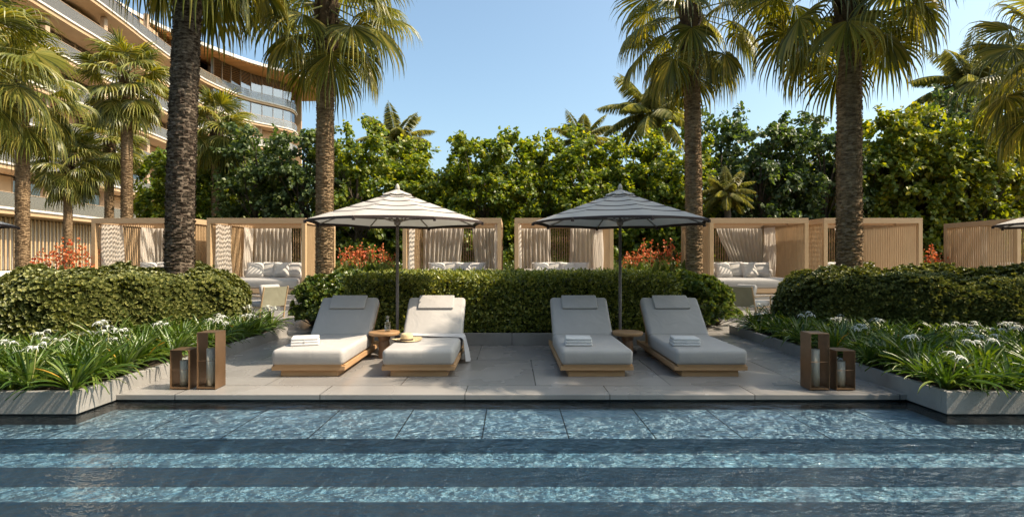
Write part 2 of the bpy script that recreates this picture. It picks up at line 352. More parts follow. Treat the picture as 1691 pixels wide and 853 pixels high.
        me.polygons.foreach_set('use_smooth', np.full(len(lt), bool(smooth)))
        me.update(calc_edges=True); me.validate()
        for q in (mats if isinstance(mats, (list, tuple)) else [mats]): me.materials.append(q)
        if smooth == 'auto': me.polygons.foreach_set('use_smooth', np.full(len(lt), True)); me.set_sharp_from_angle(angle=R(35))
        o = bpy.data.objects.new(name, me); COL.objects.link(o)
        if parent is not None: o.parent = parent
        if loc is not None: o.location = loc
        if bevel:
            md = o.modifiers.new('bevel', 'BEVEL'); md.width = bevel; md.segments = 2; md.limit_method = 'ANGLE'
        if subsurf:
            md = o.modifiers.new('sub', 'SUBSURF'); md.levels = md.render_levels = subsurf
        return o

def tag(o, label=None, cat=None, group=None, kind=None):
    if label: o['label'] = label
    if cat: o['category'] = cat
    if group: o['group'] = group
    if kind: o['kind'] = kind
    return o
def empty(name, loc=(0, 0, 0), rz=0):
    o = bpy.data.objects.new(name, None); COL.objects.link(o); o.location = loc; o.rotation_euler = (0, 0, rz); o.empty_display_size = .2
    return o
KIDS = {}
def kids(o): return [c for c in bpy.data.objects if c.parent == o]
def copy_tree(o, loc=None, rz=None, label=None, sc=None, parent=None, group=None):
    c = o.copy(); COL.objects.link(c)
    if parent is not None: c.parent = parent
    if loc is not None: c.location = loc
    if rz is not None: c.rotation_euler = (0, 0, rz)
    if sc is not None: c.scale = (sc, sc, sc) if not hasattr(sc, '__len__') else sc
    if label: c['label'] = label
    if group: c['group'] = group
    for ch in kids(o): copy_tree(ch, parent=c)
    return c
def struct(o): o['kind'] = 'structure'; return o
def rv(n): v = rng.normal(size=(n, 3)); return v / np.linalg.norm(v, axis=1, keepdims=True)

# leaf templates: folded along the midrib
HEART = np.array([(0, 0, 0), (0, 1, -.10), (.46, .22, .08), (.36, .66, .05), (-.46, .22, .08), (-.36, .66, .05)]); LQ = np.array([(0, 2, 3, 1), (0, 1, 5, 4)])
OVAL = np.array([(0, 0, 0), (0, 1, -.05), (.2, .35, .07), (.24, .72, .06), (-.2, .35, .07), (-.24, .72, .06)])
BLADE = np.array([(0, 0, 0), (0, 1, -.15), (.11, .3, .05), (.09, .7, -.02), (-.11, .3, .05), (-.09, .7, -.02)])

# ================================================================ SETTING
# ---- ground with the pool cut out
PX, PY0, PY1 = 17.0, -6.0, 5.93
g = MB()
g.add([(-900, PY1 + .1, -.03), (900, PY1 + .1, -.03), (900, 1500, -.03), (-900, 1500, -.03)], [(0, 1, 2, 3)])
g.add([(-900, -600, -.03), (900, -600, -.03), (900, PY0, -.03), (-900, PY0, -.03)], [(0, 1, 2, 3)])
g.add([(-900, PY0, -.03), (-PX, PY0, -.03), (-PX, PY1 + .1, -.03), (-900, PY1 + .1, -.03)], [(0, 1, 2, 3)])
g.add([(PX, PY0, -.03), (900, PY0, -.03), (900, PY1 + .1, -.03), (PX, PY1 + .1, -.03)], [(0, 1, 2, 3)])
struct(g.build('ground', M['ground']))
# ---- deck: stone slab with an overhanging lip
g = MB(); g.box(-4.4, 4.4, 5.88, 19.9, -.058, 0); g.box(-30, -4.4, 8.2, 19.9, -.058, 0); g.box(4.4, 30, 8.2, 19.9, -.058, 0)
struct(g.build('pool_deck', M['deck'], bevel=.006))
# ---- pool shell: shelf and steps, all stone
g = MB()
zs = [-.172, -.308, -.476]; ys = [4.95, 4.618, 4.33]
g.box(-PX, PX, ys[0], 6.2, -1.9, zs[0])
g.box(-PX, PX, ys[1], ys[0] - .001, -1.9, zs[1])
g.box(-PX, PX, ys[2], ys[1] - .001, -1.9, zs[2])
g.box(-PX, PX, ys[2] - .35, ys[2] - .001, -1.9, -.64)
g.box(-PX, PX, PY0, ys[2] - .351, -2.0, -1.25)
g.box(-PX - .3, -PX, PY0, 6.2, -2, -.02); g.box(PX, PX + .3, PY0, 6.2, -2, -.02); g.box(-PX, PX, PY0 - .3, PY0, -2, -.02)
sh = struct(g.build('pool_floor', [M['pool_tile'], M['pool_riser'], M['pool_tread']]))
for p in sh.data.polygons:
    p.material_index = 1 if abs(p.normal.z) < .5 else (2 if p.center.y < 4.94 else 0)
g = MB(); g.box(-PX, PX, 5.95, 6.1, -.35, -.0585)
struct(g.build('pool_wall', M['dark_gap']))
g = MB(); g.add([(-PX, PY0, -.073), (PX, PY0, -.073), (PX, 5.95, -.073), (-PX, 5.95, -.073)], [(0, 1, 2, 3)])
struct(g.build('pool_water', M['water']))

# ---- cabana platform with its three steps
def ledge(x0, x1):
    g = MB(); g.box(x0, x1, 16.15, 19.8, 0, .39); g.box(x0 - .0, x1, 15.8, 16.148, 0, .26); g.box(x0, x1, 15.45, 15.798, 0, .13)
    return g
g = ledge(-14.2, 14.0); g.box(14.001, 20, 16.15, 19.8, 0, .388)
struct(g.build('stone_steps', M['deck'], bevel=.008))

# ---- stone planters
def planter(name, x0, x1, y0, y1, top, label, base=-.3):
    t_ = .07; r = empty(name, ((x0 + x1) / 2, (y0 + y1) / 2, 0)); ox, oy = r.location.x, r.location.y
    g = MB()
    def w(a, b, c, d): g.box(a - ox, b - ox, c - oy, d - oy, -.06 if base < 0 else 0, top)
    def run(a, b, fn):
        n_ = max(1, round((b - a) / 1.55)); e = np.linspace(a, b, n_ + 1)
        for i in range(n_): fn(e[i] + (.003 if i else 0), e[i + 1] - (.003 if i < n_ - 1 else 0))
    run(x0, x1, lambda a, b: w(a, b, y0, y0 + t_)); run(x0, x1, lambda a, b: w(a, b, y1 - t_, y1))
    run(y0 + t_ + .001, y1 - t_ - .001, lambda a, b: w(x0, x0 + t_, a, b)); run(y0 + t_ + .001, y1 - t_ - .001, lambda a, b: w(x1 - t_, x1, a, b))
    g.build('wall', M['concrete'], r, bevel=.004)
    g = MB(); n = 40
    X, Y = np.meshgrid(np.linspace(x0 + t_ - ox, x1 - t_ - ox, n), np.linspace(y0 + t_ - oy, y1 - t_ - oy, n), indexing='ij')
    g.grid(np.stack([X, Y, top - .035 + .02 * np.sin(X * 7) * np.cos(Y * 9)], 2)); g.build('soil', M['soil'], r, True)
    if base < 0:
        g = MB(); g.box(x0 + .03 - ox, x1 - .03 - ox, y0 + .03 - oy, y1 - .03 - oy, base, -.0605); g.build('plinth', M['dark_gap'], r)
    return tag(r, label, 'planter')
planter('stone_planter', -12.5, -4.37, 5.346, 10.4, .165, 'long grey stone planter of lilies left of the deck, its corner in the pool')
planter('stone_planter', 4.36, 12.5, 5.346, 10.7, .165, 'long grey stone planter of lilies right of the deck, its corner in the pool')
planter('stone_planter', -3.0, 3.0, 9.2, 12.2, .21, 'low grey stone planter behind the loungers holding the clipped hedge', 0)

# ================================================================ PLANTS
def leafbox(g, n, lo, hi, face, size, T=OVAL, m=0, jit=.05, bulge=.03):
    """leaves over one face of a clipped hedge; face = axis index and side"""
    ax, sd = face; p = rng.uniform(lo, hi, (n, 3)); p[:, ax] = (hi if sd > 0 else lo)[ax]
    nr = np.zeros((n, 3)); nr[:, ax] = sd
    lump = np.sin(p[:, (ax + 1) % 3] * 5.1 + 1) * np.cos(p[:, (ax + 2) % 3] * 6.3) * bulge
    p += nr * (lump + rng.normal(-.01, jit, n))[:, None]
    d = nr * .45 + rv(n) * .85 + np.array([0, 0, .35])
    g.inst(T, LQ, p, d, nr + rv(n) * .7, rng.uniform(.7, 1.25, n) * size, m)

# ---- clipped hedge behind the loungers
r = empty('clipped_hedge', (0, 10.7, .18))
g = MB(); g.box(-2.8, 2.8, -1.2, 1.25, 0, .90, 1)
lo, hi = np.array([-2.92, -1.34, .02]), np.array([2.92, 1.4, .985])
leafbox(g, 17000, lo, hi, (1, -1), .062); leafbox(g, 17000, lo, hi, (2, 1), .062, jit=.035)
leafbox(g, 2600, lo, hi, (0, -1), .062); leafbox(g, 2600, lo, hi, (0, 1), .062); leafbox(g, 5000, lo, hi, (1, 1), .062)
g.build('foliage', [M['hedge'], M['hedge_core']], r)
tag(r, 'long flat topped clipped green hedge behind the four loungers', 'hedge')

# ---- rounded mound hedges
def rosettes(g, P, N, n_leaf, size, T=OVAL, m=0, spread=.75):
    for k in range(n_leaf):
        a = rng.uniform(0, .5, len(P)) + 2 * math.pi * k / n_leaf
        u = np.cross(N, [0.3, .2, 1.0]); u /= np.linalg.norm(u, axis=1, keepdims=True) + 1e-6; w = np.cross(N, u)
        lat = u * np.cos(a)[:, None] + w * np.sin(a)[:, None]
        sp = spread * rng.uniform(.5, 1.3, len(P))[:, None]
        g.inst(T, LQ, P, N + lat * sp, N * .8 - lat * .5, size * rng.uniform(.75, 1.2, len(P)), m)
def mound(cs, rad, h, name, label, nros=6500, size=.085):
    (ax, ay), (bx, by) = cs; r = empty(name, ((ax + bx) / 2, (ay + by) / 2, .13)); ox, oy = r.location.x, r.location.y
    n = nros; t_ = rng.uniform(-rad, math.hypot(bx - ax, by - ay) + rad, n * 2); L = math.hypot(bx - ax, by - ay)
    ux, uy = (bx - ax) / L, (by - ay) / L; vx, vy = -uy, ux
    phi = rng.uniform(0, 2 * math.pi, n * 2)
    # superellipsoid capsule: walk over angle (plan) and height angle
    k = .55
    mid = rng.uniform(0, 1, n * 2) < (2 * L / (2 * L + 2 * math.pi * rad * .8))
    U_ = rng.uniform(0, 1, n * 2); top_ = rng.uniform(0, 1, n * 2) < .36
    el = np.where(top_, np.arccos(np.where(mid, U_, np.sqrt(U_)) ** (1 / k)), np.arcsin(U_ ** (1 / k)))
    rc = np.sign(np.cos(el)) * np.abs(np.cos(el)) ** k; zc = np.abs(np.sin(el)) ** k
    along = np.where(np.cos(phi) > 0, L, 0) * 1.0
    px = np.where(mid, rng.uniform(0, L, n * 2), along + rad * rc * np.cos(phi))
    sd = np.where(np.sin(phi) > 0, 1, -1); py = np.where(mid, rad * rc * sd, rad * rc * np.sin(phi))
    nx = np.where(mid, 0, np.cos(phi)); ny = np.where(mid, sd, np.sin(phi))
    z = h * zc
    gr = rc ** (2 / k - 1); gz = zc ** (2 / k - 1)
    N = np.stack([(ux * nx + vx * ny) * gr, (uy * nx + vy * ny) * gr, gz + .12], 1)
    P = np.stack([ax + ux * px + vx * py - ox, ay + uy * px + vy * py - oy, z], 1)
    lump = .09 * np.sin(P[:, 0] * 3.7 + P[:, 2] * 2) * np.cos(P[:, 1] * 4.1) + .05 * np.sin(P[:, 0] * 9 + 2) * np.sin(P[:, 2] * 8 + P[:, 1] * 7)
    N /= np.linalg.norm(N, axis=1, keepdims=True); P += N * (lump + rng.normal(0, .03, len(P)))[:, None]; P[:, 2] = np.maximum(P[:, 2], .03)
    # camera-side first is not used: the mound is whole
    g = MB(); rosettes(g, P, N, 7, size, T=OVAL * np.array([1.35, 1, 1]))
    # twiggy core
    ph = np.linspace(0, 2 * math.pi, 33); e = np.linspace(0, math.pi / 2, 9)
    G = np.zeros((33, 9, 3))
    for i, p in enumerate(ph):
        for j, q in enumerate(e):
            rr = (rad - .11) * max(math.cos(q), 0) ** k; x = (L if math.cos(p) > 0 else 0) + rr * math.cos(p); y = rr * math.sin(p)
            G[i, j] = (ax + ux * x + vx * y - ox, ay + uy * x + vy * y - oy, (h - .1) * math.sin(q) ** k)
    g.grid(G, 1); g.build('foliage', [M['mound'], M['hedge_core']], r)
    return tag(r, label, 'hedge')
mound(((-6.95, 8.55), (-6.2, 9.75)), 1.22, 1.10, 'rounded_hedge', 'big rounded dome hedge in the left planter around a palm trunk', 13000, .064)
mound(((8.6, 8.7), (6.3, 9.85)), 1.22, 1.10, 'rounded_hedge', 'big rounded dome hedge in the right planter around a palm trunk', 15500, .064)

# ---- loose shrubs at the hedge ends
def shrub_proto(seed, h=1.1, w=.62):
    r = empty('evergreen_shrub'); g = MB(); P = []; N = []
    for i in range(26):
        a = rng.uniform(0, 2 * math.pi); e = math.asin(rng.uniform(0.0, 1)); d = np.array([math.cos(a) * math.cos(e), math.sin(a) * math.cos(e), math.sin(e)])
        c = d * np.array([w * .8, w * .8, h * .78]) * rng.uniform(.75, 1.05) + np.array([0, 0, .12])
        g.tube([(0, 0, 0), tuple(c * .5 + rng.normal(0, .03, 3)), tuple(c)], [.014, .009, .005], 5, 1)
        q = rv(14); q[:, 2] = np.abs(q[:, 2]) * 1.2; P.append(c + q * .15); N.append(q + d * .7)
    P = np.concatenate(P); N = np.concatenate(N); N /= np.linalg.norm(N, axis=1, keepdims=True)
    rosettes(g, P, N, 8, .115, spread=.9)
    g.build('foliage', [M['shrub'], M['branch']], r)
    return r
sp = [shrub_proto(1), shrub_proto(2)]
SHW = ['nearest the lily bed', 'second from the lily bed', 'against the palm', 'touching the hedge corner', 'farthest back', 'just behind the palm']
ls = [(-4.5, 12.0, .85), (-4.1, 11.6, 1.0), (-3.55, 11.5, 1.1), (-3.45, 10.6, .95), (-4.5, 12.9, 1.0), (-3.9, 12.6, 1.1),
      (4.6, 12.0, .85), (4.15, 11.6, 1.0), (3.6, 11.3, 1.1), (3.5, 10.5, .95), (4.7, 12.8, .95), (4.0, 12.5, 1.1)]
for i, (x, y, s_) in enumerate(ls):
    side = 'left' if x < 0 else 'right'
    o = sp[i] if i < 2 else copy_tree(sp[i % 2])
    o.location = (x, y, 0); o.rotation_euler = (0, 0, i * 1.3); o.scale = (s_, s_, s_)
    tag(o, f'loose leaved shrub at the {side} hedge end, {SHW[i % 6]}', 'shrub', f'loose shrubs at the {side} hedge end')

# ---- spider lilies
def lily_proto(flowers, seed, nl=48):
    r = empty('spider_lily'); g = MB(); h = MB()
    n = nl; a = rng.uniform(0, 2 * math.pi, n); lean = rng.uniform(.25, 1.25, n); L = rng.uniform(.42, .72, n); w = rng.uniform(.010, .021, n)
    K = 7; t_ = np.linspace(0, 1, K)
    for i in range(n):
        d = np.array([math.cos(a[i]), math.sin(a[i])]); sd = np.array([-d[1], d[0], 0])
        ang = (math.pi / 2 - lean[i] * .55) - t_ ** 1.5 * lean[i] * 1.45
        st = L[i] / (K - 1); rr = np.concatenate([[0], np.cumsum(np.cos(ang[1:]) * st)]); zz = np.concatenate([[0], np.cumsum(np.sin(ang[1:]) * st)])
        c = np.stack([d[0] * rr, d[1] * rr, zz], 1) + np.array([*(d * .02), 0]); ww = w[i] * np.array([.7, 1, 1.1, 1.1, .95, .6, .04])
        twist = rng.normal(0, .25)
        G = np.stack([c - sd * ww[:, None] + np.array([0, 0, .012]) * 1, c, c + sd * ww[:, None] + np.array([0, 0, .012 + twist * .03])], 1)
        (h if (rng.uniform() < .012) else g).grid(G, 0)
    g.build('leaves', M['lily'], r, True)
    if h.v: h.build('faded_leaf', M['lily_old'], r, True)
    for f in range(flowers):
        a0 = rng.uniform(0, 6.28); x, y = .09 * math.cos(a0), .09 * math.sin(a0); z = rng.uniform(.46, .60)
        g = MB(); g.tube([(x * .2, y * .2, 0), (x * .6, y * .6, z * .5), (x, y, z)], [.009, .008, .006], 6)
        stalk = g.build('flower_stalk', M['petiole'], r, True)
        for q in range(3):
            g = MB(); c = np.array([x, y, z]) + rng.normal(0, .06, 3) * np.array([1, 1, .6])
            for k in range(6):
                b_ = 2 * math.pi * k / 6 + q; d = np.array([math.cos(b_), math.sin(b_), 0]); sd = np.array([-d[1], d[0], 0])
                tt = np.linspace(0, 1, 6); ln_ = rng.uniform(.5, .95); rr = .15 * tt * ln_; zz = (.055 * np.sin(tt * 2.2) - .065 * tt ** 2.4) * rng.uniform(.6, 1.2)
                cc = c + d * rr[:, None] + np.stack([0 * tt, 0 * tt, zz], 1); ww = .0055 * np.array([.8, 1, 1, .9, .6, .1])
                g.grid(np.stack([cc - sd * ww[:, None], cc + sd * ww[:, None]], 1))
            g.lathe([(.006, 0), (.022, .03), (.026, .045), (.024, .04)], 8, tuple(c))
            g.build('flower', M['petal'], r, True)
    return r
protos = [lily_proto(0, 1), lily_proto(0, 2), lily_proto(1, 3), lily_proto(0, 4, 56), lily_proto(1, 5), lily_proto(2, 6)]
def in_cap(x, y, cs, rad):
    (ax, ay), (bx, by) = cs; L2 = (bx - ax) ** 2 + (by - ay) ** 2; t_ = max(0, min(1, ((x - ax) * (bx - ax) + (y - ay) * (by - ay)) / L2))
    return math.hypot(x - ax - t_ * (bx - ax), y - ay - t_ * (by - ay)) < rad
used = set()
def lily_bed(x0, x1, y0, y1, cs, side):
    n = 0; y = y0
    while y < y1:
        x = x0 + random.uniform(0, .15)
        while x < x1:
            jx, jy = x + random.uniform(-.09, .09), y + random.uniform(-.09, .09)
            jx = min(max(jx, x0), x1); jy = min(max(jy, y0), y1)
            if not in_cap(jx, jy, cs, 1.1):
                k = random.choices(range(6), [4, 4, 1.7, 4, 1.7, .6])[0]
                o = protos[k] if k not in used else copy_tree(protos[k]); used.add(k)
                s_ = random.uniform(.74, .98)
                o.location = (jx, jy, .135); o.rotation_euler = (0, 0, random.uniform(0, 6.28)); o.scale = (s_, s_, s_ * random.uniform(.76, .98))
                zone = 'by the pool' if jy < 6.3 else ('beside the deck wall' if abs(jx) < 5.1 else ('behind the rounded hedge' if jy > 9.4 else ('close to the rounded hedge' if jy > 7.2 else 'mid-bed')))
                look = ['leafy spider lily without flowers', 'arching spider lily without flowers', 'spider lily with one white cluster', 'dense spider lily tuft without flowers', 'arching spider lily with one white cluster', 'spider lily with two flower clusters'][k]
                tag(o, f'{look} {zone} in the {side} planter', 'lily', f'spider lilies in the {side} planter'); n += 1
            x += .33
        y += .32
    return n
lily_bed(-8.6, -4.5, 5.47, 10.25, ((-6.95, 8.55), (-6.2, 9.75)), 'left')
lily_bed(4.5, 8.6, 5.47, 10.5, ((8.6, 8.7), (6.3, 9.85)), 'right')

# ---- fan palms
def fan_frond(g, az, el, plen, R_, droop, nseg=34, base=np.zeros(3), K=7, width=1.0, pm=1):
    d = np.array([math.cos(az) * math.cos(el), math.sin(az) * math.cos(el), math.sin(el)])
    p = base + d * .12; pts = [p.copy()]; dd = d.copy()
    for i in range(6):
        dd = dd + np.array([0, 0, -.055 * droop * (1.2 if el > 0 else .6)]); dd /= np.linalg.norm(dd); p = p + dd * plen / 6; pts.append(p.copy())
    g.tube([tuple(q) for q in pts], [.022, .018, .015, .013, .012, .011, .010], 5, pm, False)
    u = dd; v = np.cross(u, [0, 0, 1]); v /= np.linalg.norm(v) + 1e-6; n = np.cross(v, u)
    roll = rng.normal(0, .35); v, n = v * math.cos(roll) + n * math.sin(roll), n * math.cos(roll) - v * math.sin(roll)
    pitch = rng.uniform(-.5, .15); u, n = u * math.cos(pitch) + n * math.sin(pitch), n * math.cos(pitch) - u * math.sin(pitch)
    half = R(122); an = np.linspace(-half, half, nseg) + rng.normal(0, .015, nseg); da = 2 * half / nseg
    L = R_ * (1 - .28 * (np.abs(an) / half) ** 2) * rng.uniform(.92, 1.06, nseg)
    t_ = np.array([.03, .22, .40, .56, .72, .87, 1.0])
    wid = np.array([.03, .22, .40, .31, .21, .11, .01]) * math.tan(da / 2) * 1.02 * width
    D = np.cos(an)[:, None] * u + np.sin(an)[:, None] * v - (.25 * (np.abs(an) / half) ** 1.5)[:, None] * n
    D /= np.linalg.norm(D, axis=1, keepdims=True); lat = -np.sin(an)[:, None] * u + np.cos(an)[:, None] * v
    C = np.zeros((nseg, K, 3)); cur = np.repeat(p[None], nseg, 0) + D * (L * t_[0])[:, None]; C[:, 0] = cur; lean = D.copy()
    dr = droop * rng.uniform(.75, 1.25, nseg)
    for k in range(1, K):
        w_ = max(0, (t_[k] - .3) / .7) ** 1.3 * 1.25
        lean = D * (1 - np.minimum(.9, w_ * dr))[:, None] + np.array([0, 0, -1]) * (w_ * dr)[:, None] + lat * (rng.normal(0, .06, nseg) * (k > 3))[:, None]
        lean /= np.linalg.norm(lean, axis=1, keepdims=True); cur = cur + lean * (L * (t_[k] - t_[k - 1]))[:, None]; C[:, k] = cur
    W_ = lat[:, None, :] * (wid[None, :, None] * L[:, None, None] * 2 / 1.0)
    fold = n[None, None, :] * (wid * 1.1)[None, :, None] * L[:, None, None]
    G = np.stack([C - W_ / 1.0 * .5 * 1.0, C + fold, C + W_ * .5], 2)      # nseg,K,3,3
    k_ = np.arange(K - 1); base_i = (np.arange(nseg) * K * 3)[:, None, None]
    q = []
    for c in (0, 1): q.append(np.stack([k_ * 3 + c, k_ * 3 + c + 1, (k_ + 1) * 3 + c + 1, (k_ + 1) * 3 + c], 1))
    Q = np.concatenate(q)[None] + base_i
    g.add(G.reshape(-1, 3), Q.reshape(-1, 4), 0)

def fan_crown(nf=44, plen=1.05, R_=1.05, droop=.75, nseg=34, lo=-55, hi=80):
    g = MB()
    for i in range(nf):
        f = (i + .5) / nf; el = R(hi + (lo - hi) * f ** .85) + rng.normal(0, .08); az = i * 2.39996 + rng.normal(0, .12)
        fan_frond(g, az, el, plen * rng.uniform(.85, 1.1) * (.75 + .3 * f), R_ * rng.uniform(.85, 1.08), droop * rng.uniform(.8, 1.2) * (.65 + .5 * f), nseg, np.array([0, 0, .25 - .55 * f]))
    return g
def palm_trunk(H, r0, r1, boots, rows=.052, lean=(0, 0)):
    """stem with leaf-scar scales, and old leaf bases below the crown"""
    g = MB(); n = int(H / .12); pts = []; rs = []
    for i in range(n + 1):
        f = i / n; pts.append((lean[0] * f * f, lean[1] * f * f, H * f)); rs.append((r0 * (1 + .18 * math.exp(-f * H / .5)) * (1 - f) + r1 * f) * rng.uniform(.985, 1.015))
    g.tube(pts, rs, 20)
    Sc = np.array([(-.5, 0, -.4), (.5, 0, -.4), (.34, .55, .5), (-.34, .55, .5), (-.42, -.1, .62), (.42, -.1, .62)])  # y is outward
    SQ = np.array([(0, 1, 2, 3), (3, 2, 5, 4)])
    P = []; N = []; sc = []
    for k in range(int((H - boots) / rows)):
        z = k * rows; f = z / H; rr = r0 * (1 + .18 * math.exp(-z / .5)) * (1 - f) + r1 * f; m_ = 17
        a = np.arange(m_) * 2 * math.pi / m_ + k * .37 + rng.normal(0, .07, m_)
        P.append(np.stack([np.cos(a) * rr * .985 + lean[0] * f * f, np.sin(a) * rr * .985 + lean[1] * f * f, z + rng.normal(0, .012, m_)], 1)); N.append(np.stack([np.cos(a), np.sin(a), 0 * a], 1)); sc.append(rng.uniform(.6, 1.25, m_) * rr * .34)
    P = np.concatenate(P); N = np.concatenate(N); sc = np.concatenate(sc)
    g.inst(Sc * np.array([1.1, .62, .62]), SQ, P, N, np.tile([0, 0, 1.0], (len(P), 1)), sc)
    b = MB(); P = []; N = []; sc = []
    Bt = np.array([(-.5, 0, -.2), (.5, 0, -.2), (.3, .42, .7), (-.3, .42, .7), (.16, .75, 1.6), (-.16, .75, 1.6), (0, .1, .5)])
    BQ = np.array([(0, 1, 2, 3), (3, 2, 4, 5), (1, 6, 4, 2), (6, 0, 3, 5)])
    for k in range(int((boots + .25) / .085)):
        z = H - boots + k * .085; f = min(1, z / H); a = np.arange(8) * 2 * math.pi / 8 + k * .8 + rng.normal(0, .12, 8)
        P.append(np.stack([np.cos(a) * r1 * .92 + lean[0] * f * f, np.sin(a) * r1 * .92 + lean[1] * f * f, z + rng.normal(0, .02, 8)], 1)); N.append(np.stack([np.cos(a), np.sin(a), 0 * a], 1)); sc.append(rng.uniform(.7, 1.2, 8) * .17)
    b.inst(Bt, BQ, np.concatenate(P), np.concatenate(N), np.tile([0, 0, 1.0], (len(np.concatenate(P)), 1)), np.concatenate(sc))
    return g, b
crownA = fan_crown(34, 1.15, 1.15, .8, 36).build('crown', [M['fan'], M['petiole']])
crownB = fan_crown(38, 1.2, 1.15, .9, 36, -62, 75).build('crown', [M['fan'], M['petiole']])
crownC = fan_crown(44, .8, .95, .7, 26, -65, 80).build('crown', [M['fan'], M['petiole']])
crownD = fan_crown(42, 1.05, 1.15, .8, 30, -55, 80).build('crown', [M['fan'], M['petiole']])
for c in (crownA, crownB, crownC, crownD): COL.objects.unlink(c)
def palm(x, y, H, r0, r1, boots, crown, rz, cs, label, lean=(0, 0), z0=0, group=None, bark='bark'):
    r = empty('fan_palm', (x, y, z0)); g, b = palm_trunk(H, r0, r1, boots, lean=lean)
    g.build('trunk', M[bark], r); b.build('leaf_bases', M['boots'], r)
    c = bpy.data.objects.new('crown', crown.data); COL.objects.link(c); c.parent = r; c.location = (lean[0], lean[1], H + .1); c.rotation_euler = (0, 0, rz); c.scale = (cs,) * 3
    return tag(r, label, 'palm tree', group)
palm(-6.0, 9.6, 7.9, .235, .20, 1.9, crownB, .4, 1.1, 'thick dark fan palm trunk rising from the left rounded hedge, top out of frame', (.3, 0), .13, None, 'bark_dark')
palm(-4.4, 12.5, 7.5, .20, .185, 1.3, crownA, 1.2, 1.13, 'fan palm just behind the left umbrella with drooping fronds', (.05, 0))
palm(4.28, 12.5, 7.2, .19, .175, 1.1, crownB, 2.5, .98, 'slender fan palm just right of the right umbrella', (-.1, 0))
palm(6.2, 9.8, 6.5, .21, .185, 1.3, crownA, 3.6, 1.05, 'fan palm with brown ringed trunk rising from the right rounded hedge', (0, 0), .13)
palm(8.8, 8.4, 8.2, .2, .18, 1, crownD, .3, .95, 'added unseen fan palm outside the right edge in the middle of the planter')  # this and the next three: unseen palms added to shade the deck
palm(7.3, 6.9, 7.9, .2, .18, 1, crownD, 2.9, .95, 'added unseen fan palm outside the right edge, nearest of three, shading the middle of the deck')
palm(7.0, 6.2, 7.7, .2, .18, 1, crownD, 4.4, .9, 'added unseen fan palm outside the right edge, foremost of the row, near the pool side')
palm(9.7, 6.5, 7.9, .2, .18, 1, crownD, .9, .92, 'added unseen fan palm outside the right edge at the planter front, shading the rightmost lounger')
palm(12.5, 12.1, 6.0, .2, .18, 1, crownB, .9, 1.05, 'fan palm beyond the right edge, only its fronds in view', (0, 0))
palm(-15.8, 17.2, 6.8, .19, .17, .5, crownB, 4.1, 1.0, 'leftmost fan palm standing before the hotel, crown at the picture edge')
palm(-18.0, 21.6, 5.3, .155, .14, .5, crownC, 0, 1.0, 'shortest fan palm before the hotel, rising behind the red flowers')
palm(-15.9, 22.0, 8.8, .22, .19, .6, crownC, 1.9, 1.25, 'tall fan palm behind the leftmost cabana, full round crown')
palm(-19.8, 26.2, 7.0, .2, .18, .5, crownC, 2.7, 1.15, 'fan palm half hidden between its neighbours behind the leftmost cabana')
palm(-13.2, 23.8, 7.3, .2, .18, .5, crownC, 5.2, 1.15, 'yellowish fan palm between the thick trunk and the leafy trees')
palm(-13.3, 13.0, 6.6, .2, .18, .5, crownA, 2.2, 1.05, 'fan palm whose crown fills the upper left corner, trunk out of frame')
palm(-20.0, 19.4, 8.4, .2, .18, .5, crownC, 3.2, 1.2, 'tall fan palm at the upper left corner before the hotel')

# ---- feather palms far behind
def feather_crown(nf=24, L=3.0):
    g = MB()
    for i in range(nf):
        az = i * 2.39996; f = (i + .5) / nf; el = R(78 - 95 * f); d = np.array([math.cos(az) * math.cos(el), math.sin(az) * math.cos(el), math.sin(el)])
        p = np.zeros(3); pts = [p.copy()]; ds = [d]
        for k in range(14):
            d = d + np.array([0, 0, -.085]); d /= np.linalg.norm(d); p = p + d * L / 14; pts.append(p.copy()); ds.append(d)
        g.tube([tuple(q) for q in pts], list(np.linspace(.035, .006, 15)), 5, 1, False)
        pts = np.array(pts); ds = np.array(ds); tt = np.linspace(.12, .995, 84); ix = tt * 14; i0 = np.minimum(ix.astype(int), 13); fr = (ix - i0)[:, None]
        P = pts[i0] * (1 - fr) + pts[i0 + 1] * fr; D = ds[i0]; s_ = np.cross(D, [0, 0, 1.0]); s_ /= np.linalg.norm(s_, axis=1, keepdims=True); up = np.cross(s_, D)
        ln = .72 * np.sin(np.clip(tt * 1.05, 0, 1) * math.pi) ** .6 * (.9 if 1 else 1)
        for sd in (1, -1):
            dr = s_ * sd + D * .45 - np.array([0, 0, .75]) + rng.normal(0, .1, P.shape)
            g.inst(BLADE * np.array([.36, 1, 1]), LQ, P, dr, up + s_ * sd * .2, ln + .08)
    return g
fcr = feather_crown().build('crown', [M['feather'], M['petiole']]); COL.objects.unlink(fcr)
def fpalm(x, y, H, rz, cs, label):
    r = empty('coconut_palm', (x, y, 0)); g = MB(); g.tube([(0, 0, 0), (.1, 0, H * .5), (0, 0, H)], [.2, .15, .12], 12); g.build('trunk', M['branch'], r, True)
    c = bpy.data.objects.new('crown', fcr.data); COL.objects.link(c); c.parent = r; c.location = (0, 0, H); c.rotation_euler = (0, 0, rz); c.scale = (cs,) * 3
    return tag(r, label, 'palm tree')
def at(px, D): return (px - 845.5) * D / 880
def zat(py, D): return 1.5 + (426.5 - py) * D / 880
fpalm(at(1075, 27), 27, zat(190, 27), .3, 1.0, 'largest feathery coconut palm rising behind the trees left of the slender fan palm')
fpalm(at(962, 31), 31, zat(235, 31), 1.3, .75, 'small feathery palm peeking over the trees above the right umbrella')
fpalm(at(655, 31), 31, zat(235, 31), 2.2, .85, 'feathery palm tip over the trees above the left umbrella')
fpalm(at(1600, 27), 27, zat(140, 27), 4.2, 1.0, 'pale feathery palm above the bright tree at the right')
